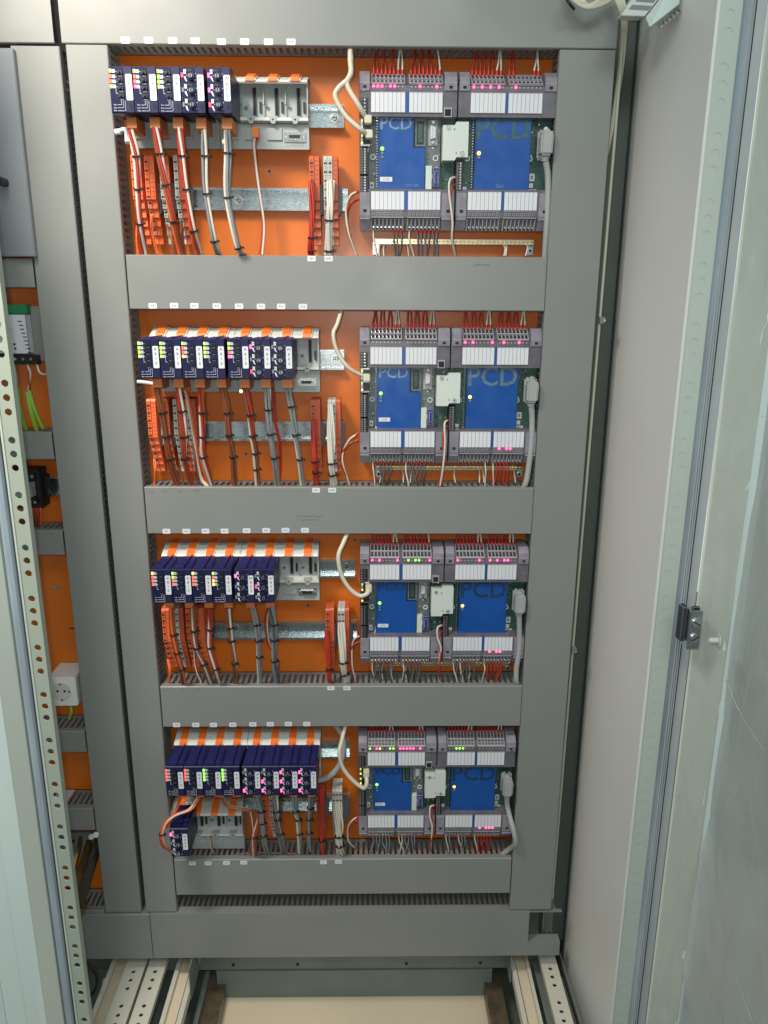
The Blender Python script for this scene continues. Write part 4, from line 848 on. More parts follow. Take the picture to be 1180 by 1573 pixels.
for r in (1, 2, 3, 4):
    zd0 = 2.003-KP*(r-1)
    for gi, us in enumerate((220, 400, 694, 874)):
        side = 'left' if gi < 2 else 'right'
        for kind, tab in (('top', TOPW), ('bot', BOTW)):
            for i, c in enumerate(tab[r][gi]):
                if c == '-': continue
                x = dx(us+(i+0.5)*19.7)+DEVX[r]; sl = dx(us)+((i//2)*2+1+rr.uniform(-0.25, 0.25))*0.00586+DEVX[r]
                mb = MB()
                if kind == 'top':
                    z0 = 1.9715-KP*(r-1); pts = [(x, -0.034, z0-0.001), (x, -0.033, z0+0.008), (x+(sl-x)*0.35+rr.uniform(-0.001, 0.001), -0.034+rr.uniform(-0.003, 0.003), z0+0.018), (sl+rr.uniform(-0.0008, 0.0008), -0.032, zd0+0.006), (sl, -0.03, zd0+0.02)]
                    if c == 'w' : pts = [(p[0], p[1]-0.003, p[2]) for p in pts]
                    mb.tube(smooth(pts, 5), 0.00125 if c == 'r' else 0.0014, W_[c], 6); mb.tube([(x, pts[0][1], z0), (x, pts[0][1], z0+0.006)], 0.0018, FERR, 7)
                    o = link('wire', mb.mesh('wire')); tag(o, '%s %s wire from the left above the %s controller, %s row' % (nth((r, side, 't', c)), WN[c], side, ROWN[r]), 'wire', '%s wires above the %s controller, %s row' % (WN[c], side, ROWN[r]))
                else:
                    z0 = 1.764-KP*(r-1); ze = hz(r)+0.078-0.012; e = sl+rr.uniform(-0.004, 0.006)
                    pts = [(x, -0.042, z0+0.002), (x, -0.042, z0-0.007), (x+rr.uniform(0, 0.002), -0.043, z0-0.018), (e, -0.038+rr.uniform(-0.006, 0.006), ze+0.012), (e, -0.034, ze-0.01)]
                    mb.tube(smooth(pts, 5), 0.00135, W_[c], 6)
                    if c in 'dr': mb.tube([(x, -0.042, z0+0.001), (x, -0.042, z0-0.006)], 0.0019, FERR, 7)
                    o = link('wire', mb.mesh('wire')); tag(o, '%s %s wire from the left below the %s controller, %s row' % (nth((r, side, 'b', c)), WN[c], side, ROWN[r]), 'wire', '%s wires below the %s controller, %s row' % (WN[c], side, ROWN[r]))
# few wires from the terminal bars
for r, us in {1: (262, 281, 390, 848, 863, 960), 2: (280, 385, 435, 650, 775, 790, 950), 3: (245, 300, 380, 690, 740)}.items():
    for u in us:
        vt = {1: 1010, 2: 892, 3: 822}[r]; vb = {1: 1066, 2: 955, 3: 910}[r]; p0 = at(*zd(r, u, vt), -0.018); p1 = at(*zd(r, u+rr.uniform(-8, 10), vb), -0.03)
        mb = MB(); mb.tube(smooth([p0, p0.lerp(p1, 0.4)+Vector((rr.uniform(-.002, .002), -0.004, 0)), p1], 5), 0.0013, W_['w'], 6); mb.tube([p0, p0+Vector((0, 0, -0.006))], 0.0019, FERR, 7)
        o = link('wire', mb.mesh('wire')); tag(o, '%s short white wire from the left under the brass bar, %s row' % (nth((r, 'bar')), ROWN[r]), 'wire', 'short wires under the brass bar, %s row' % ROWN[r])

# supply pairs at the left edge of each controller, and between the two
SP = {1: ([(158, 756), (118, 780), (98, 850), (112, 960), (150, 1064)], [(158, 792), (120, 815), (100, 880), (112, 970), (152, 1066)]), 2: ([(165, 706), (120, 740), (90, 800), (88, 860), (122, 966)], [(165, 740), (115, 765), (80, 820), (92, 890), (128, 966)]),
      3: ([(125, 652), (95, 665), (78, 710), (78, 820), (98, 912)], [(125, 684), (90, 700), (66, 750), (75, 850), (95, 912)]), 4: ([(108, 588), (75, 610), (52, 650), (55, 720), (85, 756)], [(108, 606), (80, 625), (52, 670), (60, 730), (88, 758)])}
MP = {1: ([(624, 690), (596, 700), (590, 760), (606, 900), (604, 980), (620, 1066)], [(624, 728), (604, 735), (597, 800), (604, 900), (606, 980), (622, 1066)]), 2: ([(618, 640), (600, 660), (602, 760), (592, 880), (578, 970)], [(618, 672), (596, 690), (592, 750), (594, 860), (568, 966)]),
      3: ([(592, 590), (562, 605), (562, 660), (580, 720), (572, 790), (568, 912)], [(592, 624), (570, 640), (575, 720), (580, 760), (570, 840), (572, 912)]), 4: ([(530, 525), (505, 535), (502, 590), (515, 640), (510, 720), (503, 796)], [(530, 552), (512, 560), (516, 620), (520, 680), (505, 740), (506, 796)])}
for r in (1, 2, 3, 4):
    for tab, wh, yy in ((SP, 'left edge of the left controller', (-0.050, -0.052, -0.045, -0.045, -0.035)), (MP, 'gap between the controllers', (-0.051, -0.060, -0.062, -0.062, -0.055, -0.035))):
        for c, pts in zip('wr', tab[r]):
            P = smooth([at(*zd(r, *p), yy[min(i, len(yy)-1)]-(0.002 if c == 'w' else 0)) for i, p in enumerate(pts)], 7); mb = MB(); mb.tube(P, 0.0016, W_[c], 7); mb.tube([P[0], P[2]], 0.0021, FERR, 7)
            o = link('wire', mb.mesh('wire')); tag(o, '%s supply wire curving from the %s, %s row' % ('white' if c == 'w' else 'red', wh, ROWN[r]), 'wire')
# cream network cables
NC = {1: [([(120, 72), (118, 130), (122, 190), (104, 250), (160, 350), (200, 418)], 'right hand strand'), ([(112, 72), (122, 140), (112, 215), (62, 265), (48, 310), (95, 395), (165, 460), (205, 488)], 'left hand strand')],
      2: [([(100, 88), (62, 150), (40, 210), (62, 300), (120, 380), (205, 425)], '')], 3: [([(82, 66), (30, 120), (0, 200), (15, 300), (60, 380), (120, 425), (165, 410), (168, 380)], '')], 4: [([(52, 92), (18, 170), (5, 240), (25, 320), (75, 385), (135, 430), (155, 405), (150, 345)], '')]}
for r, L in NC.items():
    for pts, nm in L:
        n = len(pts); ys = [-0.035]+[-0.05-0.02*min(1, i/2) for i in range(1, n-1)]+[-0.058]
        P = [at(*zd(r, *p), ys[i]) for i, p in enumerate(pts)]; P[0].z += 0.02
        t = thing('network_cable', 'cream network cable %s looping into the left controller, %s row' % (nm, ROWN[r]), 'cable', P[-1], 'cream network cables')
        mb = MB(); mb.tube([p-P[-1] for p in smooth(P, 8)], 0.0036 if r != 2 else 0.0031, W_['c'], 10); link('cord', mb.mesh('cord'), t)
        quick('plug', t, lambda m: (m.box(-0.0042, 0.0062, -0.008, 0.006, -0.0055, 0.0055, W_['c'])), 0.001)
P = [at(*zp(4, *p), y) for p, y in (((912, 392), -0.04), ((985, 368), -0.045), ((1045, 300), -0.045), ((1066, 200), -0.04), ((1052, 130), -0.035), ((1020, 85), -0.03))]
mb = MB(); mb.tube(smooth(P, 8), 0.0052, W_['G'], 12); o = link('grey_cable', mb.mesh('grey_cable')); tag(o, 'thick grey cable arcing from the bottom rack up to the duct', 'cable')

# loose white cables, clear terminal and thin edge cable at the top right corner
rr = random.Random(4)
t = thing('cable_coil', 'coil of cream cables in front of the top duct at the right', 'cable', at(920, 10, -0.085))
for i in range(7):
    b0 = at(920, 10, -0.085); P = [at(870+i*3, -14, -0.075-i*0.002), at(884+i*3, 3+i*0.8, -0.088), at(905+i*2, 12-i*1.5, -0.095), at(935, 2-i*2, -0.09), at(948+i*1.5, -16, -0.085)]
    mb = MB(); mb.tube([p-b0 for p in smooth(P, 7)], 0.0026, W_['c'], 8); link('cord', mb.mesh('cord'), t)
quick('cable_tie', t, lambda m: m.tube(smooth([at(868, -5, -0.085)-at(920, 10, -0.085), at(874, 4, -0.098)-at(920, 10, -0.085), at(882, 14, -0.09)-at(920, 10, -0.085)], 5), 0.002, BLACK, 6))
for i in range(3):
    P = [at(940+i*7, -12, -0.085), at(952+i*4, 12, -0.088), at(957+i*2.5, 35, -0.075), at(955+i*2.5, 60, -0.05), at(951+i*2, 110, -0.035), at(938+i, 200, -0.02), at(925+i, 260, -0.01)]
    mb = MB(); mb.tube(smooth(P, 7), 0.0026, W_['c'], 8); o = link('cream_cable', mb.mesh('cream_cable')); tag(o, 'cream cable bending down behind the right duct edge, %s' % ('leftmost strand', 'middle strand', 'strand next to the dark gap')[i], 'cable', 'cream cables at the top right')
P = [at(957-0.0823*(y-60), y, -0.052) for y in range(60, 1400, 60)]
mb = MB(); mb.tube(P, 0.0023, mat('olive cream sheath', (0.36, 0.39, 0.30), 0.4), 8); o = link('edge_cable', mb.mesh('edge_cable')); tag(o, 'thin cream cable running straight down the right duct edge', 'cable')
P = [at(862-0.0*(y), y, -0.05) for y in (1, )]
for px, py in ((924, 492), (881, 997)):
    q = at(px, py, -0.055); o = quick('cable_clip', None, lambda m: (m.box(q.x-0.004, q.x+0.004, -0.05, -0.062, q.z-0.005, q.z+0.005, STEEL), m.cyl((q.x+0.002, -0.062, q.z), (0, -1, 0), 0.002, 0.003, BOLT, 8)), 0.0008); tag(o, 'small steel clip on the right duct edge, %s' % ('upper one' if py < 600 else 'lower one'), 'clip')
# pale multi-pole terminal at top right
q0 = at(1000, 15, -0.15)
t = thing('terminal_connector', 'pale translucent multi pole connector hanging at the top right corner', 'connector', q0)
def tc(m):
    A = at(958, 25, -0.14)-q0; B = at(1033, -25, -0.17)-q0; C = at(1050, -20, -0.15)-q0
    v = lambda a, b, y: at(a, b, y)-q0
    F0 = [v(954, 24, -0.15), v(990, 25, -0.15), v(1028, -22, -0.15), v(990, -30, -0.15)]; F1 = [p+Vector((0.004, 0.035, 0.006)) for p in F0]
    m.add(F0+F1, [(0, 1, 2, 3), (7, 6, 5, 4), (0, 4, 5, 1), (1, 5, 6, 2), (2, 6, 7, 3), (3, 7, 4, 0)], PALE)
    G0 = [v(992, 27, -0.158), v(998, 42, -0.155), v(1044, 6, -0.155), v(1046, -24, -0.155), v(1031, -24, -0.155)]; G1 = [p+Vector((0.004, 0.03, 0.004)) for p in G0]
    m.add(G0+G1, [(0, 1, 2, 3, 4), (9, 8, 7, 6, 5)]+[(i, 5+i, 5+(i+1) % 5, (i+1) % 5) for i in range(5)], GREENL)
quick('housing', t, tc, 0.0006)
def tc2(m):
    for i in range(3):
        a = at(966+i*10, 14-i*12, -0.1505)-q0; b = at(996+i*8, 16-i*12, -0.1505)-q0
        m.add([a, b, b+Vector((0.004, -0.0, 0.005)), a+Vector((0.004, 0, 0.005))], [(0, 1, 2, 3)], GPRINT)
quick('lettering', t, tc2)
for i in range(6):
    q = at(1012+i*6, 38-i*5, -0.15)-q0; quick('screw', t, lambda m: m.cyl(q, (0.3, -0.8, -0.5), 0.0022, 0.008, SILV, 8))

# ------------------------------------------------------------------ right post, gasket, door
post = quick('perforated_post', cab, lambda m: (lattice(m, 0.3815, 0.4072, (0.02, 2.35), PITCHH, -0.2530, 0.0004, GREEN, r=0.0052), m.box(0.3812, 0.410, -0.2524, -0.250, 0.02, 2.35, GREEN)))
def profile_from_px(pxs, py, ys): return [(at(p, py, y).x, y) for p, y in zip(pxs, ys)]
def gask(m):
    X = 0.4078
    m.profz([(X, -0.252), (X+0.001, -0.2585), (X+0.004, -0.2625), (X+0.009, -0.2625), (X+0.0125, -0.2585), (X+0.0125, -0.252)], 0.02, 2.35, GASK)
    for i in range(3): m.profz([(X+0.0035+i*0.0030, -0.2623), (X+0.0042+i*0.0030, -0.2636), (X+0.0052+i*0.0030, -0.2623)], 0.02, 2.35, GASKL)
    m.box(X+0.0126, X+0.0140, -0.252, -0.2595, 0.02, 2.35, SEAM); m.box(X+0.0141, X+0.026, -0.250, -0.2590, 0.02, 2.35, GASKL)
quick('gasket', cab, gask)
door = thing('cabinet_door', 'open cabinet door at the right, inner side wrapped in wrinkled clear film', 'door', (0.45, -0.27, 0.02))
DP = [(0.4345, -0.262), (0.4375, -0.266), (0.468, -0.300), (0.4745, -0.304), (0.479, -0.302), (0.640, -0.72)]
def doorf(m):
    def sheet(pts, mt, th=0.0015):
        P = [Vector((x-0.45, y+0.27)) for x, y in pts]; n = len(P); N = []
        for i in range(n):
            d = (P[min(i+1, n-1)]-P[max(i-1, 0)]).normalized(); N.append(P[i]+Vector((-d.y, d.x))*-th)
        m.profz([tuple(p) for p in P]+[tuple(p) for p in reversed(N)], 0, 2.33, mt)
    return sheet
mb = MB(); doorf(mb)([(0.4345, -0.262), (0.4375, -0.2655), (0.4668, -0.299)], mat('cream door rim', (0.66, 0.70, 0.58), 0.28, noise=0.06, nscale=6, smudge=0.12, bump=0.22, bscale=26, stretch=(1, 1, 0.4))); link('door_rim', mb.mesh('door_rim'), door)
mb = MB(); doorf(mb)([(0.467, -0.2995), (0.4740, -0.3045), (0.480, -0.3055)], GREENL); link('door_fold', mb.mesh('door_fold'), door)
mb = MB(); doorf(mb)([(0.4805, -0.306), (0.660, -0.76)], DOORIN); link('door_sheet', mb.mesh('door_sheet'), door)
def film(m):
    rr = random.Random(2); nx, nz = 40, 260; vs = []
    A = Vector((0.4775-0.45, -0.304+0.27)); B = Vector((0.655-0.45, -0.75+0.27)); d = (B-A); nrm = Vector((d.y, -d.x)).normalized()*-1
    from mathutils import noise as NZ
    for j in range(nz):
        for i in range(nx):
            u = i/(nx-1); z = 2.33*j/(nz-1); P = A+d*u
            f = NZ.noise(Vector((u*4, z*2.2, 0)))*0.010+abs(NZ.noise(Vector((u*6+z*2, z*3.6-u*4, 3))))*0.010+0.006
            vs.append((P.x-abs(nrm.x)*f, P.y-abs(nrm.y)*f*0.3, z))
    m.add(vs, [(j*nx+i, j*nx+i+1, (j+1)*nx+i+1, (j+1)*nx+i) for j in range(nz-1) for i in range(nx-1)], FILM, True)
quick('film', door, film)
def film_rim(m):
    from mathutils import noise as NZ
    A = Vector((0.4352-0.45, -0.2665+0.27)); B = Vector((0.4672-0.45, -0.3010+0.27)); d = B-A; nr = Vector((-d.y, d.x)).normalized(); nr = nr if nr.y < 0 else -nr; vs = []; nx, nz = 10, 220
    for j in range(nz):
        for i in range(nx):
            u = i/(nx-1); z = 2.33*j/(nz-1); P = A+d*u
            f = abs(NZ.noise(Vector((u*1.6+z*2.2, z*7-u*1.5, 0))))*0.0045+abs(NZ.noise(Vector((u*3-z*9, z*3, 8))))*0.002
            vs.append((P.x+nr.x*f, P.y+nr.y*f, z))
    m.add(vs, [(j*nx+i, j*nx+i+1, (j+1)*nx+i+1, (j+1)*nx+i) for j in range(nz-1) for i in range(nx-1)], FILM, True)
quick('film', door, film_rim)
def on(px, py, o=0.009):       # point on the door sheet plane, a little proud of it
    A = Vector((0.4805, -0.306, 0)); T = Vector((0.660-0.4805, -0.76+0.306, 0)); n = Vector((T.y, -T.x, 0)).normalized(); d = ray(px, py); C0 = Vector((CX, CY, CZ))
    t = (A-C0).dot(n)/d.dot(n); P = C0+d*t; n = n if n.x < 0 else -n
    return P+n*o-Vector((0.45, -0.27, 0.02))
for pts, r_ in (([(1056, 1290), (1083, 1362), (1127, 1466), (1165, 1573)], 0.0009), ([(1146, 560), (1158, 640), (1160, 700), (1150, 790), (1140, 830)], 0.0014), ([(1095, 1080), (1102, 1120), (1098, 1165)], 0.0008), ([(1112, 1010), (1138, 1080), (1180, 1150)], 0.0008), ([(1075, 1330), (1092, 1400), (1098, 1440)], 0.0010),
                ([(1148, 610), (1170, 625), (1180, 640)], 0.0008)):
    quick('film_fold_and_reflection', door, lambda m: m.tube(smooth([on(*p) for p in pts], 7), r_, FOLDREFL, 6))  # pale tubes: film creases, plus a diagonal reflection drawn as one more crease
def latch(m):
    q = at(1062, 962, -0.293); q = q-Vector((0.45, -0.27, 0.02))
    m.box(q.x-0.0085, q.x+0.0085, -0.012+q.y, q.y+0.006, q.z-0.029, q.z+0.027, ZINC)
    for dz, an in ((0.010, -0.5), (-0.012, 0.6)):
        m.cyl((q.x+0.001, q.y-0.012, q.z+dz), (0, -1, 0), 0.0062, 0.003, BOLT, 14)
        a = Vector((math.cos(an), 0, math.sin(an)))*0.0056; b = Vector((-math.sin(an), 0, math.cos(an)))*0.0008; c = Vector((q.x+0.001, q.y-0.0152, q.z+dz))
        m.add([c-a-b, c+a-b, c+a+b, c-a+b], [(0, 1, 2, 3)], DARK)
    m.box(q.x-0.005, q.x+0.005, q.y-0.010, q.y-0.004, q.z+0.027, q.z+0.032, BLACK)
    m.box(q.x-0.0165, q.x-0.0095, q.y-0.006, q.y+0.010, q.z-0.020, q.z+0.030, SEAM)
quick('hinge', door, latch, 0.0008)
q = at(1098, 984, -0.335)-Vector((0.45, -0.27, 0.02))
quick('film_stud', door, lambda m: (m.cyl(q+Vector((-0.008, 0, 0)), (1, 0, 0), 0.004, 0.012, PALE, 12), m.cyl(q+Vector((0.004, 0, 0)), (1, -0.1, 0), 0.010, 0.001, PALE, 16)))

# ------------------------------------------------------------------ left door: perforated frame, gasket, folded sheets
ld = thing('cabinet_door', 'pale green cabinet door edge at the far left, perforated frame and blue grey gasket', 'door', (-0.5, -0.25, 0.02))
def lx(px, y, Y): return at(px, y, Y).x+0.5
def s1(m):
    t = MB(); lattice(t, lx(112.2, 1500, -0.252), lx(129.5, 1500, -0.252), (0, 1.86), PITCHH, 0, 0.002, GREENS, r=0.0048); m.add([(v[0], v[1]-0.002, v[2]) for v in t.v], t.f, GREENS)
quick('perforated_frame', ld, s1)
def s2(m):
    a = lx(111.6, 1500, -0.252)
    m.box(a-0.003, a-0.0005, -0.004, 0.010, 0, 1.72, GREEN); m.box(a-0.005, a-0.0032, -0.004, 0.0, 0, 1.72, SEAM)
    m.profz([(a-0.0052, -0.002), (a-0.0068, -0.010), (a-0.0105, -0.013), (a-0.0150, -0.012), (a-0.0185, -0.006), (a-0.0185, 0.0)], 0, 1.9, GASK)
quick('gasket', ld, s2)
def s3(m):
    a = lx(111.6, 1500, -0.252)-0.0188
    m.profz([(a, 0.0), (a, -0.012), (a-0.016, -0.034), (a-0.016, -0.02)], 0, 2.1, GREEN)
    m.profz([(a-0.0162, -0.02), (a-0.0162, -0.0345), (a-0.024, -0.038), (a-0.044, -0.040), (a-0.044, -0.02)], 0, 2.1, GREENL)
quick('door_fold', ld, s3)
def s4(m):
    a = lx(111.6, 1500, -0.252)-0.0188
    m.profz([(a-0.0450, -0.02), (a-0.0450, -0.0385), (a-0.062, -0.046), (a-0.070, -0.050), (a-0.070, -0.02)], 0, 2.3, GREENL); m.box(a-0.0452, a-0.0440, -0.037, -0.02, 0, 2.3, SEAM)
    m.profz([(a-0.0710, -0.02), (a-0.0710, -0.0495), (a-0.16, -0.055), (a-0.16, -0.02)], 0, 2.3, GREENL)
quick('door_sheet', ld, s4)

# ------------------------------------------------------------------ narrow left bay contents
def pduct(label, vt, vb, x0=-0.72, x1=-0.5225):
    z1 = at(80, vt, -0.06).z; z0 = at(80, vb, -0.06).z
    return hduct(label, x0, x1, z0, z1, mt=GREY, group='short ducts of the narrow bay')
pduct('pale short duct under the grey display door in the narrow bay', 397, 442)
pduct('short slotted duct below the yellow green wires', 664, 706)
pduct('short slotted duct between the relay and the bare orange area', 815, 853)
pduct('short slotted duct under the white socket box', 1123.5, 1156)
pduct('short slotted duct above the brass busbars', 1242, 1276)
z1 = at(30, 73, -0.072).z; z0 = at(30, 394, -0.072).z; xr = at(36, 234, -0.072).x
t = thing('display_door', 'flat dark grey panel with a small black knob at the far top left', 'panel', (xr-0.1, -0.07, z0))
quick('panel_sheet', t, lambda m: m.box(-0.13, 0.1, 0, 0.01, 0, z1-z0, SCREEN), 0.001)
q = at(0, 278, -0.085); quick('knob', t, lambda m: m.cyl((q.x-(xr-0.1), -0.0, q.z-z0), (0, -1, 0), 0.006, 0.02, BLACK, 14))
# white power supply with green terminal
YB = -0.055
a = at(9, 470, YB); b = at(50, 556, YB); e = at(66, 560, -0.02)
t = thing('power_supply', 'white and grey power supply with a green terminal in the narrow bay', 'power supply', (a.x, 0, b.z)); Wp = b.x-a.x; Hp = a.z-b.z
quick('housing', t, lambda m: (m.box(-0.06, Wp+0.013, -0.005, -0.038, 0.0, Hp, GREYD), m.box(-0.06, Wp*0.92, -0.038, YB, 0.012, Hp-0.012, WHITE)), 0.001)
quick('terminal_strip', t, lambda m: m.box(-0.05, Wp*0.97, -0.038, -0.052, Hp-0.011, Hp+0.002, mat('green plug', (0.01, 0.2, 0.08), 0.4)), 0.0005)
def psu_l(m):
    m.box(-0.05, Wp+0.006, -0.038, -0.050, -0.004, 0.010, BLACK)
    for i in range(3): m.cyl((Wp-0.004-i*0.012, -0.050, 0.004), (0, -1, 0), 0.0022, 0.0005, SILV, 8)
quick('terminal_strip', t, psu_l)
def psu_p(m):
    for i in range(9): m.box(Wp*0.5+i*0.0012, Wp*0.5+0.006+i*0.0012, YB-0.0002, YB, Hp*0.72-i*0.0058, Hp*0.72+0.0016-i*0.0058, BPRINT)
    m.text('~', Wp*0.72, Hp*0.66, YB-0.0003, 0.006, BPRINT); m.cyl((Wp*0.2, YB, Hp*0.32), (0, -1, 0), 0.0018, 0.0004, BPRINT, 8); m.cyl((Wp*0.22, YB, Hp*0.24), (0, -1, 0), 0.0018, 0.0004, BPRINT, 8)
    m.box(-0.05, Wp*0.2, YB-0.0002, YB, Hp*0.60, Hp*0.605, GPRINT)
quick('lettering', t, psu_p)
for (pts, c, nm, rad) in (([(22, 560), (25, 580), (27, 598)], 'w', 'white wire from the power supply, left one', 0.0014), ([(42, 560), (47, 575), (43, 600)], 'w', 'white wire from the power supply, middle one', 0.0016), ([(42, 560), (44, 580), (46, 598)], 'r', 'red wire under the power supply', 0.0013),
                          ([(57, 560), (62, 573), (74, 576)], 'w', 'white wire curving right from the power supply', 0.0018), ([(20, 560), (22, 575), (27, 595)], 'r', 'thin red wire left of the white wire under the power supply', 0.0012),
                          ([(27, 597), (31, 630), (40, 660)], 'y', 'yellow green sleeved wire, left one', 0.0034), ([(42, 602), (48, 632), (57, 662)], 'y', 'yellow green sleeved wire, middle one', 0.0034), ([(45, 600), (53, 628), (66, 658)], 'y', 'yellow green sleeved wire, right one behind', 0.003)):
    P = smooth([at(p[0], p[1], -0.045 if i < 2 else -0.035) for i, p in enumerate(pts)], 6); mb = MB(); mb.tube(P, rad, W_[c], 8); o = link('wire', mb.mesh('wire')); tag(o, nm, 'wire')
# relay and rail
za = at(80, 747, -0.015).z; din('short zinc rail behind the black relay in the narrow bay', -0.72, -0.5225, za)
a = at(37, 722, -0.05); b = at(64, 782, -0.05)
t = thing('relay', 'black relay with clear cover on the short rail in the narrow bay', 'relay', (a.x, 0, b.z)); Wr = b.x-a.x; Hr = a.z-b.z
quick('housing', t, lambda m: (m.box(-0.03, Wr, -0.014, -0.045, 0, Hr, BLACK), m.box(-0.03, Wr-0.006, -0.045, -0.052, 0.008, Hr*0.3, BLACK), m.box(-0.03, Wr-0.005, -0.045, -0.052, Hr*0.75, Hr-0.004, BLACK), m.box(Wr, Wr+0.004, -0.014, -0.03, Hr*0.2, Hr*0.8, BLACK)), 0.001)
quick('clear_cover', t, lambda m: m.box(-0.03, Wr-0.008, -0.045, -0.060, Hr*0.34, Hr*0.70, mat('clear relay cap', (0.5, 0.5, 0.47), 0.1, noise=0.3, nscale=90, alpha=0.6)), 0.001)
quick('screw', t, lambda m: [m.cyl((Wr-0.008-i*0.008, -0.052, z), (0, -1, 0), 0.0024, 0.001, SILV, 8) for i in range(3) for z in (0.012, Hr-0.010)])
for i in range(6):
    P = smooth([at(47+i*3, 780, -0.045), at(46+i*3.5, 790, -0.045), at(45+i*3.4+(i % 2)*2, 808, -0.035)], 4); mb = MB(); mb.tube(P, 0.0012, W_['sosrso'[i]], 6); o = link('wire', mb.mesh('wire')); tag(o, '%s thin wire from the left below the black relay, %s' % (ORD[i], 'orange' if 'sosrso'[i] == 'o' else 'dull red'), 'wire', '%s wires below the relay' % ('orange' if 'sosrso'[i] == 'o' else 'dull red'))
for i in range(2):
    P = smooth([at(38+i*2, 708, -0.03), at(39+i*2.5, 716, -0.035), at(41+i*2, 724, -0.04)], 4); mb = MB(); mb.tube(P, 0.0012, W_['s'], 6); o = link('wire', mb.mesh('wire')); tag(o, 'short dull red wire above the black relay, %s one' % ('left', 'right')[i], 'wire', 'short wires above the relay')
# socket box
YS = -0.058
a = at(72, 1041, YS); b = at(120, 1085, YS)
t = thing('power_socket', 'white wall socket box with round earthed outlet in the narrow bay', 'power socket', (a.x, 0, b.z)); Ws = b.x-a.x; Hs = a.z-b.z
quick('housing', t, lambda m: m.box(0, Ws, 0, YS, 0, Hs, mat('white socket plastic', (0.78, 0.77, 0.72), 0.3, noise=0.02)), 0.002)
SK = mat('socket well', (0.6, 0.6, 0.56), 0.3)
def sock(m):
    c = (Ws*0.46, Hs*0.5); m.ring(c, 0.0175, 0.0205, YS-0.0012, YS-0.0002, MATS['white socket plastic'], 28)
    m.cyl((c[0], YS-0.0003, c[1]), (0, -1, 0), 0.0174, 0.0004, SK, 28)
    for s in (-0.006, 0.006): m.cyl((c[0]+s, YS-0.0007, c[1]+0.002), (0, -1, 0), 0.0022, 0.0003, DARK, 10)
    m.box(c[0]-0.0018, c[0]+0.0018, YS-0.0007, YS-0.0022, c[1]+0.0135, c[1]+0.0165, SILV); m.box(c[0]-0.0018, c[0]+0.0018, YS-0.0007, YS-0.0022, c[1]-0.0165, c[1]-0.0125, SILV)
    m.cyl((c[0]+0.0135, YS-0.0007, c[1]+0.001), (0, -1, 0), 0.0018, 0.0003, DARK, 8)
quick('outlet', t, sock)
P = smooth([at(109, 1084, -0.04), at(110, 1093, -0.042), at(107, 1104, -0.035)], 5); mb = MB(); mb.tube(P, 0.0028, W_['y'], 8); o = link('wire', mb.mesh('wire')); tag(o, 'yellow green wire under the white socket box', 'wire')
# stack of light strips lying on the lowest slotted duct
q = at(100, 1228, -0.03); o = quick('white_strip', None, lambda m: m.prism([(q.x-0.02, 0), (q.x+0.008, 0), (q.x+0.008, 0.002), (q.x-0.02, 0.002)], -0.055, -0.004, WHITE)); o.location.z = at(100, 1242, -0.055).z+0.001; tag(o, 'white strip lying on the slotted duct above the busbars', 'strip')
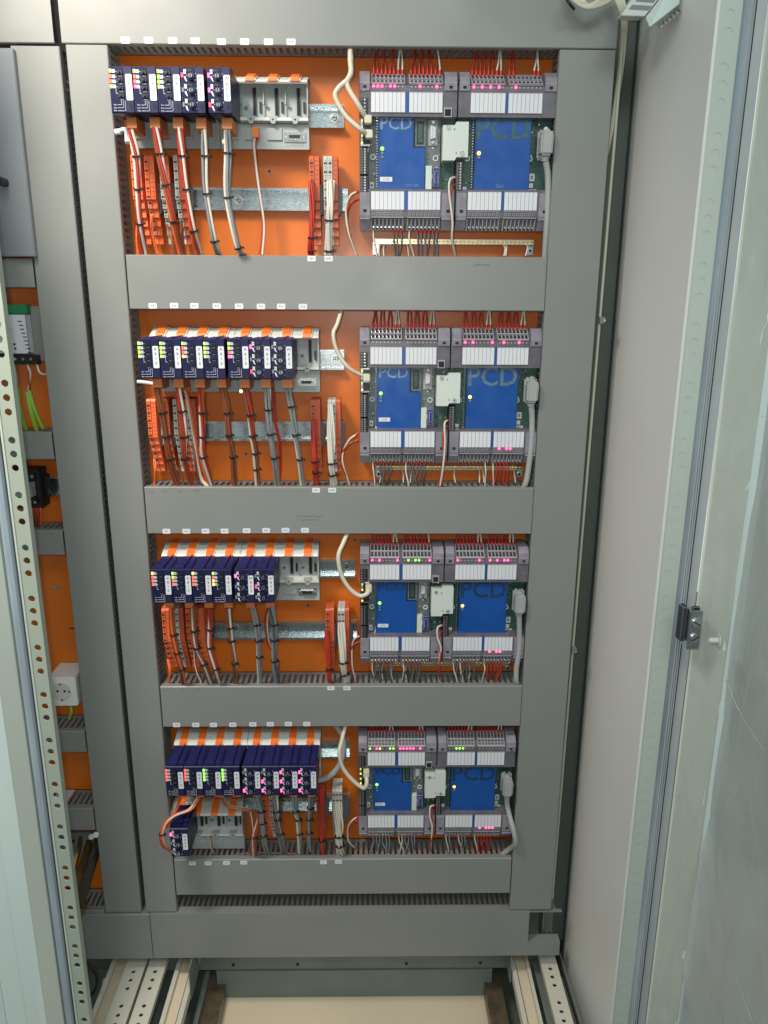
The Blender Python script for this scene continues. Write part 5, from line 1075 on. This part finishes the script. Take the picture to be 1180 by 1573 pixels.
# brass busbars and copper stub
t = thing('busbar', 'angled brass and dark busbars at the bottom of the narrow bay', 'busbar', at(125, 1350, -0.06))
b0 = at(125, 1350, -0.06)
def bars(m):
    def slab(p, th, mt):
        F0 = [at(*q_)-b0 for q_ in p]; F1 = [v+Vector(th) for v in F0]; n = len(p)
        m.add(F0+F1, [tuple(range(n)), tuple(range(2*n-1, n-1, -1))]+[(i, n+i, n+(i+1) % n, (i+1) % n) for i in range(n)], mt)
    slab([(112, 1365, -0.12), (122, 1365, -0.12), (142, 1300, -0.03), (133, 1300, -0.03)], (0, 0.003, 0.012), BRASSD)
    slab([(106, 1362, -0.10), (111, 1362, -0.10), (127, 1296, -0.03), (122, 1296, -0.03)], (0, 0.003, 0.014), BRASSD)
quick('brass_bar', t, bars)
def bars2(m):
    F0 = [at(114, 1396, -0.11)-b0, at(128, 1396, -0.11)-b0, at(156, 1300, -0.03)-b0, at(156, 1290, -0.03)-b0, at(146, 1290, -0.03)-b0, at(112, 1372, -0.11)-b0]; F1 = [v+Vector((0, 0.012, 0.004)) for v in F0]; n = 6
    m.add(F0+F1, [tuple(range(n)), tuple(range(2*n-1, n-1, -1))]+[(i, n+i, n+(i+1) % n, (i+1) % n) for i in range(n)], mat('dark brown bar', (0.035, 0.025, 0.018), 0.35))
quick('dark_bar', t, bars2)
quick('bolt', t, lambda m: [m.cyl(at(*p)-b0, (0.3, -1, 0.5), 0.0055, 0.008, BOLT, 6) for p in ((141, 1284, -0.06), (148, 1281, -0.06))])
q = at(119, 1397, -0.08); o = quick('copper_bar', None, lambda m: m.box(q.x-0.006, q.x+0.006, -0.085, -0.05, q.z-0.022, q.z+0.004, COPPER), 0.0008); tag(o, 'short copper bar end beside the perforated frame', 'busbar')
pz1 = at(130, 1279, -0.01).z; o = quick('grey_bracket', None, lambda m: (m.box(-0.68, -0.5225, -0.006, -0.010, pz1-0.055, pz1, STEEL), m.box(-0.60, -0.585, -0.010, -0.012, pz1-0.02, pz1-0.016, DARK))); tag(o, 'grey green steel bracket behind the brass busbars', 'bracket')
hz0 = at(130, 1398, -0.06).z
hduct('slotted duct at the foot of the narrow bay beside the busbars', -0.66, -0.5225, hz0-0.05, hz0-0.001, group='short ducts of the narrow bay', yf=-0.06)
P = smooth([at(128, 1482, -0.12), at(140, 1484, -0.11), at(149, 1500, -0.10), at(146, 1520, -0.10), at(130, 1535, -0.1)], 7); mb = MB(); mb.tube(P, 0.0035, BLACK, 9); o = link('black_cable', mb.mesh('black_cable')); tag(o, 'black cable loop under the bottom duct at the left', 'cable')
# inner post behind the bottom duct notch
def ip(m):
    lattice(m, 0.281, 0.312, (0.36, 0.60), 0.0186, -0.004, 0.002, STEEL, r=0.0035); m.box(0.279, 0.3205, 0.0, 0.003, 0.3, 0.6, OLIVE); m.box(0.313, 0.316, -0.03, 0, 0.4, 0.56, STEEL)
    m.box(0.286, 0.298, -0.0045, -0.010, 0.530, 0.540, PALE)
quick('inner_post', cab, ip)
